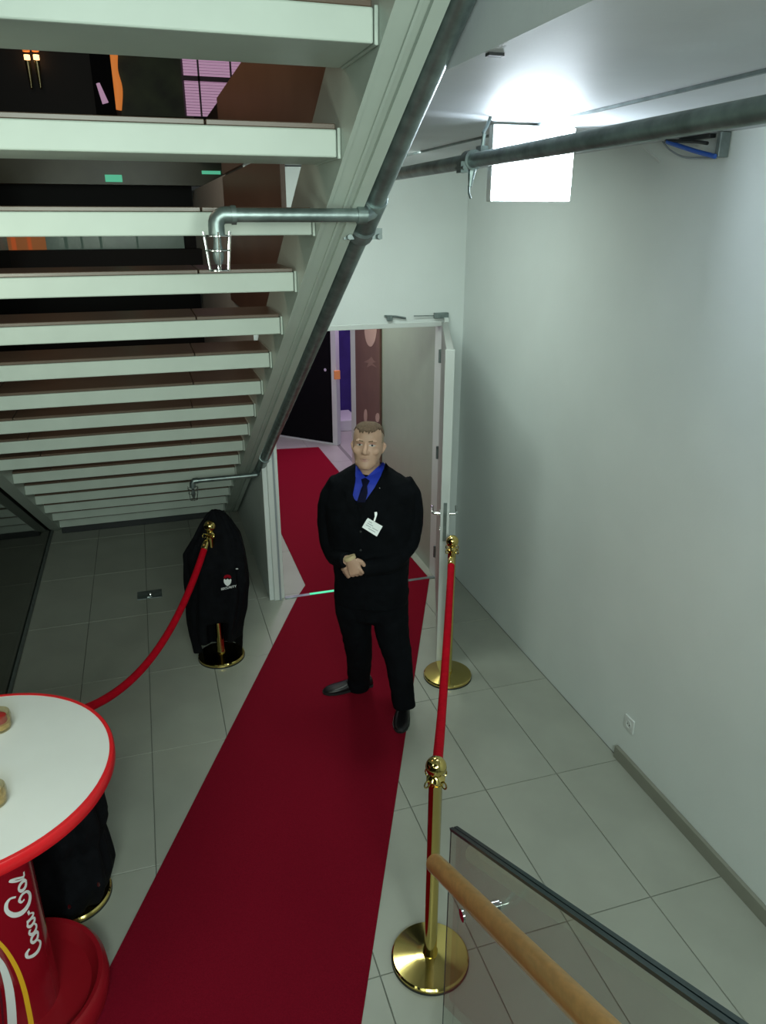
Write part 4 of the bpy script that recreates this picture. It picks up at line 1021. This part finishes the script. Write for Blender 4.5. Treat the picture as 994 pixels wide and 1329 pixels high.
# ---- shoes
def shoe(heel, toe, nm='shoe'):
    heel = Vector(heel); toe = Vector(toe); d = (toe-heel); L2_ = d.length; d.normalize(); sd = Vector((-d.y, d.x, 0))
    rg = []; so_ = []
    for t, hw, ht in ((0.0, 0.022, 0.05), (0.03, 0.034, 0.075), (0.15, 0.038, 0.088), (0.32, 0.037, 0.085), (0.45, 0.040, 0.068), (0.62, 0.047, 0.052), (0.78, 0.047, 0.044), (0.9, 0.038, 0.036), (0.975, 0.022, 0.028), (1.0, 0.008, 0.02)):
        c = heel + d*(L2_*t)
        ring = []
        for q in range(20):
            a = 2*PI*q/20; ca, sa = math.cos(a), math.sin(a)
            x_ = hw*math.copysign(abs(ca)**0.7, ca); z_ = 0.012 + (ht-0.012)*(0.5+0.5*math.copysign(abs(sa)**0.75, sa))
            x_ *= 1.0 - 0.35*max(0, (z_-0.03)/0.06)
            ring.append(W(c + sd*x_ + Vector((0, 0, z_))))
        rg.append(ring)
        so_.append((c, hw))
    s1 = MB().loft(rg).obj(nm, 'shoe_black', person, smooth=True)
    pl = [c+sd*(hw+0.003) for c, hw in so_]+[c-sd*(hw+0.003) for c, hw in so_[::-1]]
    n = len(pl); vs = [W(p+Vector((0, 0, 0.0068))) for p in pl]+[W(p+Vector((0, 0, 0.020))) for p in pl]
    MB().add(vs, [tuple(range(n))[::-1], tuple(range(n, 2*n))]+[(i, (i+1) % n, n+(i+1) % n, n+i) for i in range(n)]).obj('sole', 'black_plastic', s1)
    lc = MB()
    for k in range(3):
        c = heel + d*(L2_*(0.40+0.06*k)); zz = 0.078-0.008*k
        lc.tube([W(c+sd*0.016+Vector((0, 0, zz-0.004))), W(c+Vector((0, 0, zz+0.002))), W(c-sd*0.016+Vector((0, 0, zz-0.004)))], 0.0022, 6)
    lc.obj('laces', 'black_cloth', s1)
shoe(HR_, TRr); shoe(HL_, TLl)

# ---- jacket
jb = MB()
prof = [  # py, xl, xr, hd, yc
    (602, 460, 499, 0.055, 0.065), (607, 453, 506, 0.075, 0.05), (613, 442, 516, 0.092, 0.035), (621, 431, 530, 0.110, 0.025), (635, 424, 539, 0.128, 0.015), (655, 421, 538, 0.142, 0.0),
    (680, 424, 537, 0.150, -0.01), (705, 427, 534, 0.150, -0.015), (730, 432, 531, 0.150, -0.015), (752, 434, 530, 0.150, -0.01), (771, 433, 530, 0.148, 0.0), (778, 434, 529, 0.144, 0.0)]
rg = []
for py_, xl, xr, hd, yc in prof:
    a = mp(xl, py_, yc); b = mp(xr, py_, yc); rg.append(sring(((a.x+b.x)/2, yc, (a.z+b.z)/2), (b.x-a.x)/2, hd, 40, 0.88, BY*0.35))
jb.loft(rg)
limb(jb, SLR, [(0.060, 0.066), (0.066, 0.07), (0.062, 0.060), (0.056, 0.054), (0.044, 0.046)], 24)
limb(jb, SLL, [(0.062, 0.068), (0.066, 0.072), (0.064, 0.062), (0.060, 0.058), (0.052, 0.050), (0.043, 0.043)], 24)
jme = remeshed(jb, 0.0075, 3)
nrms = [v.normal.copy() for v in jme.vertices]
for v, nv in zip(jme.vertices, nrms):
    p = v.co.copy(); v.co = p + nv*(0.0035*noise.noise(Vector((p.x*8, p.y*8, p.z*16))) + 0.002*noise.noise(p*30))
jkt = link('jacket', jme, 'suit_black', person, smooth=True)
jbv = BVHTree.FromPolygons([v.co for v in jme.vertices], [tuple(p.vertices) for p in jme.polygons])
def patch(poly, name, m_, off, thick, parent, bvh=jbv, sub=6, rise=0.0):
    """thin fitted cloth piece laid on a surface, outlined in photograph pixels"""
    # densify the outline, then fan of shrinking loops
    P_ = []
    for i in range(len(poly)):
        a, b = poly[i], poly[(i+1) % len(poly)]
        for k in range(sub): P_.append((a[0]+(b[0]-a[0])*k/sub, a[1]+(b[1]-a[1])*k/sub))
    cx = sum(p[0] for p in P_)/len(P_); cy = sum(p[1] for p in P_)/len(P_); n = len(P_)
    loops = []; L = 5
    for l in range(L):
        f_ = 1 - l/L
        loops.append([(cx+(x-cx)*f_, cy+(y-cy)*f_) for x, y in P_])
    def hit(x, y, o_):
        p = onbvh(bvh, x, y, o_)
        return p
    ref = hit(cx, cy, off) or CP+ray(cx, cy).normalized()*4.0
    rd = (ref-CP).length
    def H(x, y, o_):
        p = hit(x, y, o_)
        if p is None or abs((p-CP).length-rd) > 0.16: p = CP+ray(x, y).normalized()*rd
        return p
    vs = []
    for l, lp in enumerate(loops): vs += [H(x, y, off+rise*(1-(1-l/L)**2)) for x, y in lp]
    cpt = H(cx, cy, off+rise); 
    N = len(vs)
    fs = []
    for l in range(L-1):
        for i in range(n): fs.append((l*n+i, l*n+(i+1) % n, (l+1)*n+(i+1) % n, (l+1)*n+i))
    vs.append(cpt); fs += [((L-1)*n+i, (L-1)*n+(i+1) % n, N) for i in range(n)]
    bk = [v+(v-CP).normalized()*thick for v in vs[:n]]; o_ = len(vs); vs += bk
    fs += [(i, o_+i, o_+(i+1) % n, (i+1) % n) for i in range(n)]
    return MB().add(vs, fs).obj(name, m_, parent, smooth=True)
cbv = BVHTree.FromPolygons([v.co for v in jme.vertices]+[v.co for v in bme.vertices], [tuple(p.vertices) for p in jme.polygons]+[tuple(i+len(jme.vertices) for i in p.vertices) for p in bme.polygons])
sh_ = patch([(463.5, 607), (468, 612), (474, 619), (481, 617), (490, 609), (497.5, 600), (500, 603), (494, 618), (486, 633), (474, 650), (462, 650), (457.5, 645), (460, 628), (461, 612)], 'shirt', 'shirt_blue', 0.005, 0.03, person, cbv)
patch([(461.5, 604), (464.5, 606), (470, 614), (474, 622), (466, 628), (461, 618)], 'collar', 'shirt_blue', 0.010, 0.02, sh_, cbv)
patch([(474, 621), (480, 615), (490, 606), (497, 599.5), (499.5, 602.5), (493, 614), (483, 629), (478, 626)], 'collar', 'shirt_blue', 0.010, 0.02, sh_, cbv)
patch([(468.5, 622), (474, 620), (480, 624), (476.5, 631), (477, 640), (474, 652), (463, 652), (468, 636), (470.5, 630)], 'tie', 'tie_navy', 0.013, 0.02, person, cbv, rise=0.003)
patch([(459, 603), (462, 612), (461, 626), (457.5, 644), (460, 652), (468, 672), (462, 672), (449, 652), (448, 640), (444, 636), (447, 620), (452, 606)], 'lapel', 'suit_black', 0.010, 0.016, jkt, cbv)
patch([(500.5, 600), (505, 606), (508, 622), (506, 634), (500, 637), (501, 644), (490, 656), (476, 674), (467, 674), (475, 652), (487, 633), (495.5, 616)], 'lapel', 'suit_black', 0.010, 0.016, jkt, cbv)
patch([(467, 668), (471, 668), (471, 700), (468, 735), (466, 775), (462.5, 775), (464, 735), (466, 700)], 'front_edge', 'suit_black', 0.005, 0.008, jkt, jbv)
for (bx_, by_) in ((468, 690), (468, 714)):
    p = onbvh(jbv, bx_, by_, 0.006)
    MB().ball(p, (0.008, 0.008, 0.008), 10, 6).obj('button', 'black_plastic', jkt, smooth=True)
p = onbvh(cbv, 492.5, 633.5, 0.014); MB().ball(p, (0.004, 0.004, 0.004), 8, 6).obj('lapel_pin', 'chrome', jkt, smooth=True)
# pocket flap
patch([(497, 722), (522, 719), (523, 725), (498, 728)], 'pocket_flap', 'suit_black', 0.005, 0.008, jkt, jbv)
# ---- shirt cuff on the front wrist
ca_ = Vector(w1); cf = Vector((0.40, -0.12, -0.95)).normalized()
cu_ = MB(); q0 = W(ca_-cf*0.022); q1 = W(ca_-cf*0.004)
cu_.tube([q0, q1], [(0.034, 0.027), (0.0335, 0.0265)], 20, up=tuple(MX)); cu_.obj('wrist_band', 'jar_cream', person, smooth=True)

# ---- name badge hanging from the jacket
bc = onbvh(jbv, 483, 683, 0.010)
bd_ = (bc-CP).length
def BP(x, y, o_=0.0): return CP + ray(x, y).normalized()*((bd_-o_)) 
bt = thing('name_badge', bc, 'white name badge clipped at a slant on the jacket of the guard', 'badge')
def slab(pts, o0, th_, name, m_, parent=bt):
    n = len(pts); f_ = [BP(x, y, o0+th_) for x, y in pts]; b_ = [BP(x, y, o0) for x, y in pts]
    return MB().add(f_+b_, [tuple(range(n)), tuple(range(n, 2*n))[::-1]]+[(i, (i+1) % n, n+(i+1) % n, n+i) for i in range(n)]).obj(name, m_, parent)
card = slab([(477.0, 672.0), (496.5, 683.0), (489.0, 696.4), (469.8, 684.4)], 0.002, 0.002, 'card', 'badge_white')
def bl(u, v): # card coords 0..1
    a = Vector((477.6, 672.8)); e1 = Vector((18.4, 10.4)); e2 = Vector((-7.0, 12.6)); q = a+e1*u+e2*v; return (q.x, q.y)
for v, u0, u1 in ((0.18, 0.12, 0.35), (0.36, 0.1, 0.5), (0.52, 0.5, 0.9), (0.56, 0.08, 0.42), (0.74, 0.3, 0.8)):
    slab([bl(u0, v), bl(u1, v), bl(u1, v+0.055), bl(u0, v+0.055)], 0.0041, 0.0006, 'print', 'print_grey', card)
slab([(485.8, 664.8), (489.0, 664.2), (489.6, 666.8), (488.6, 670.5), (486.6, 676.8), (484.6, 676.0), (486.4, 670.0)], 0.004, 0.003, 'clip', 'clear_plastic')
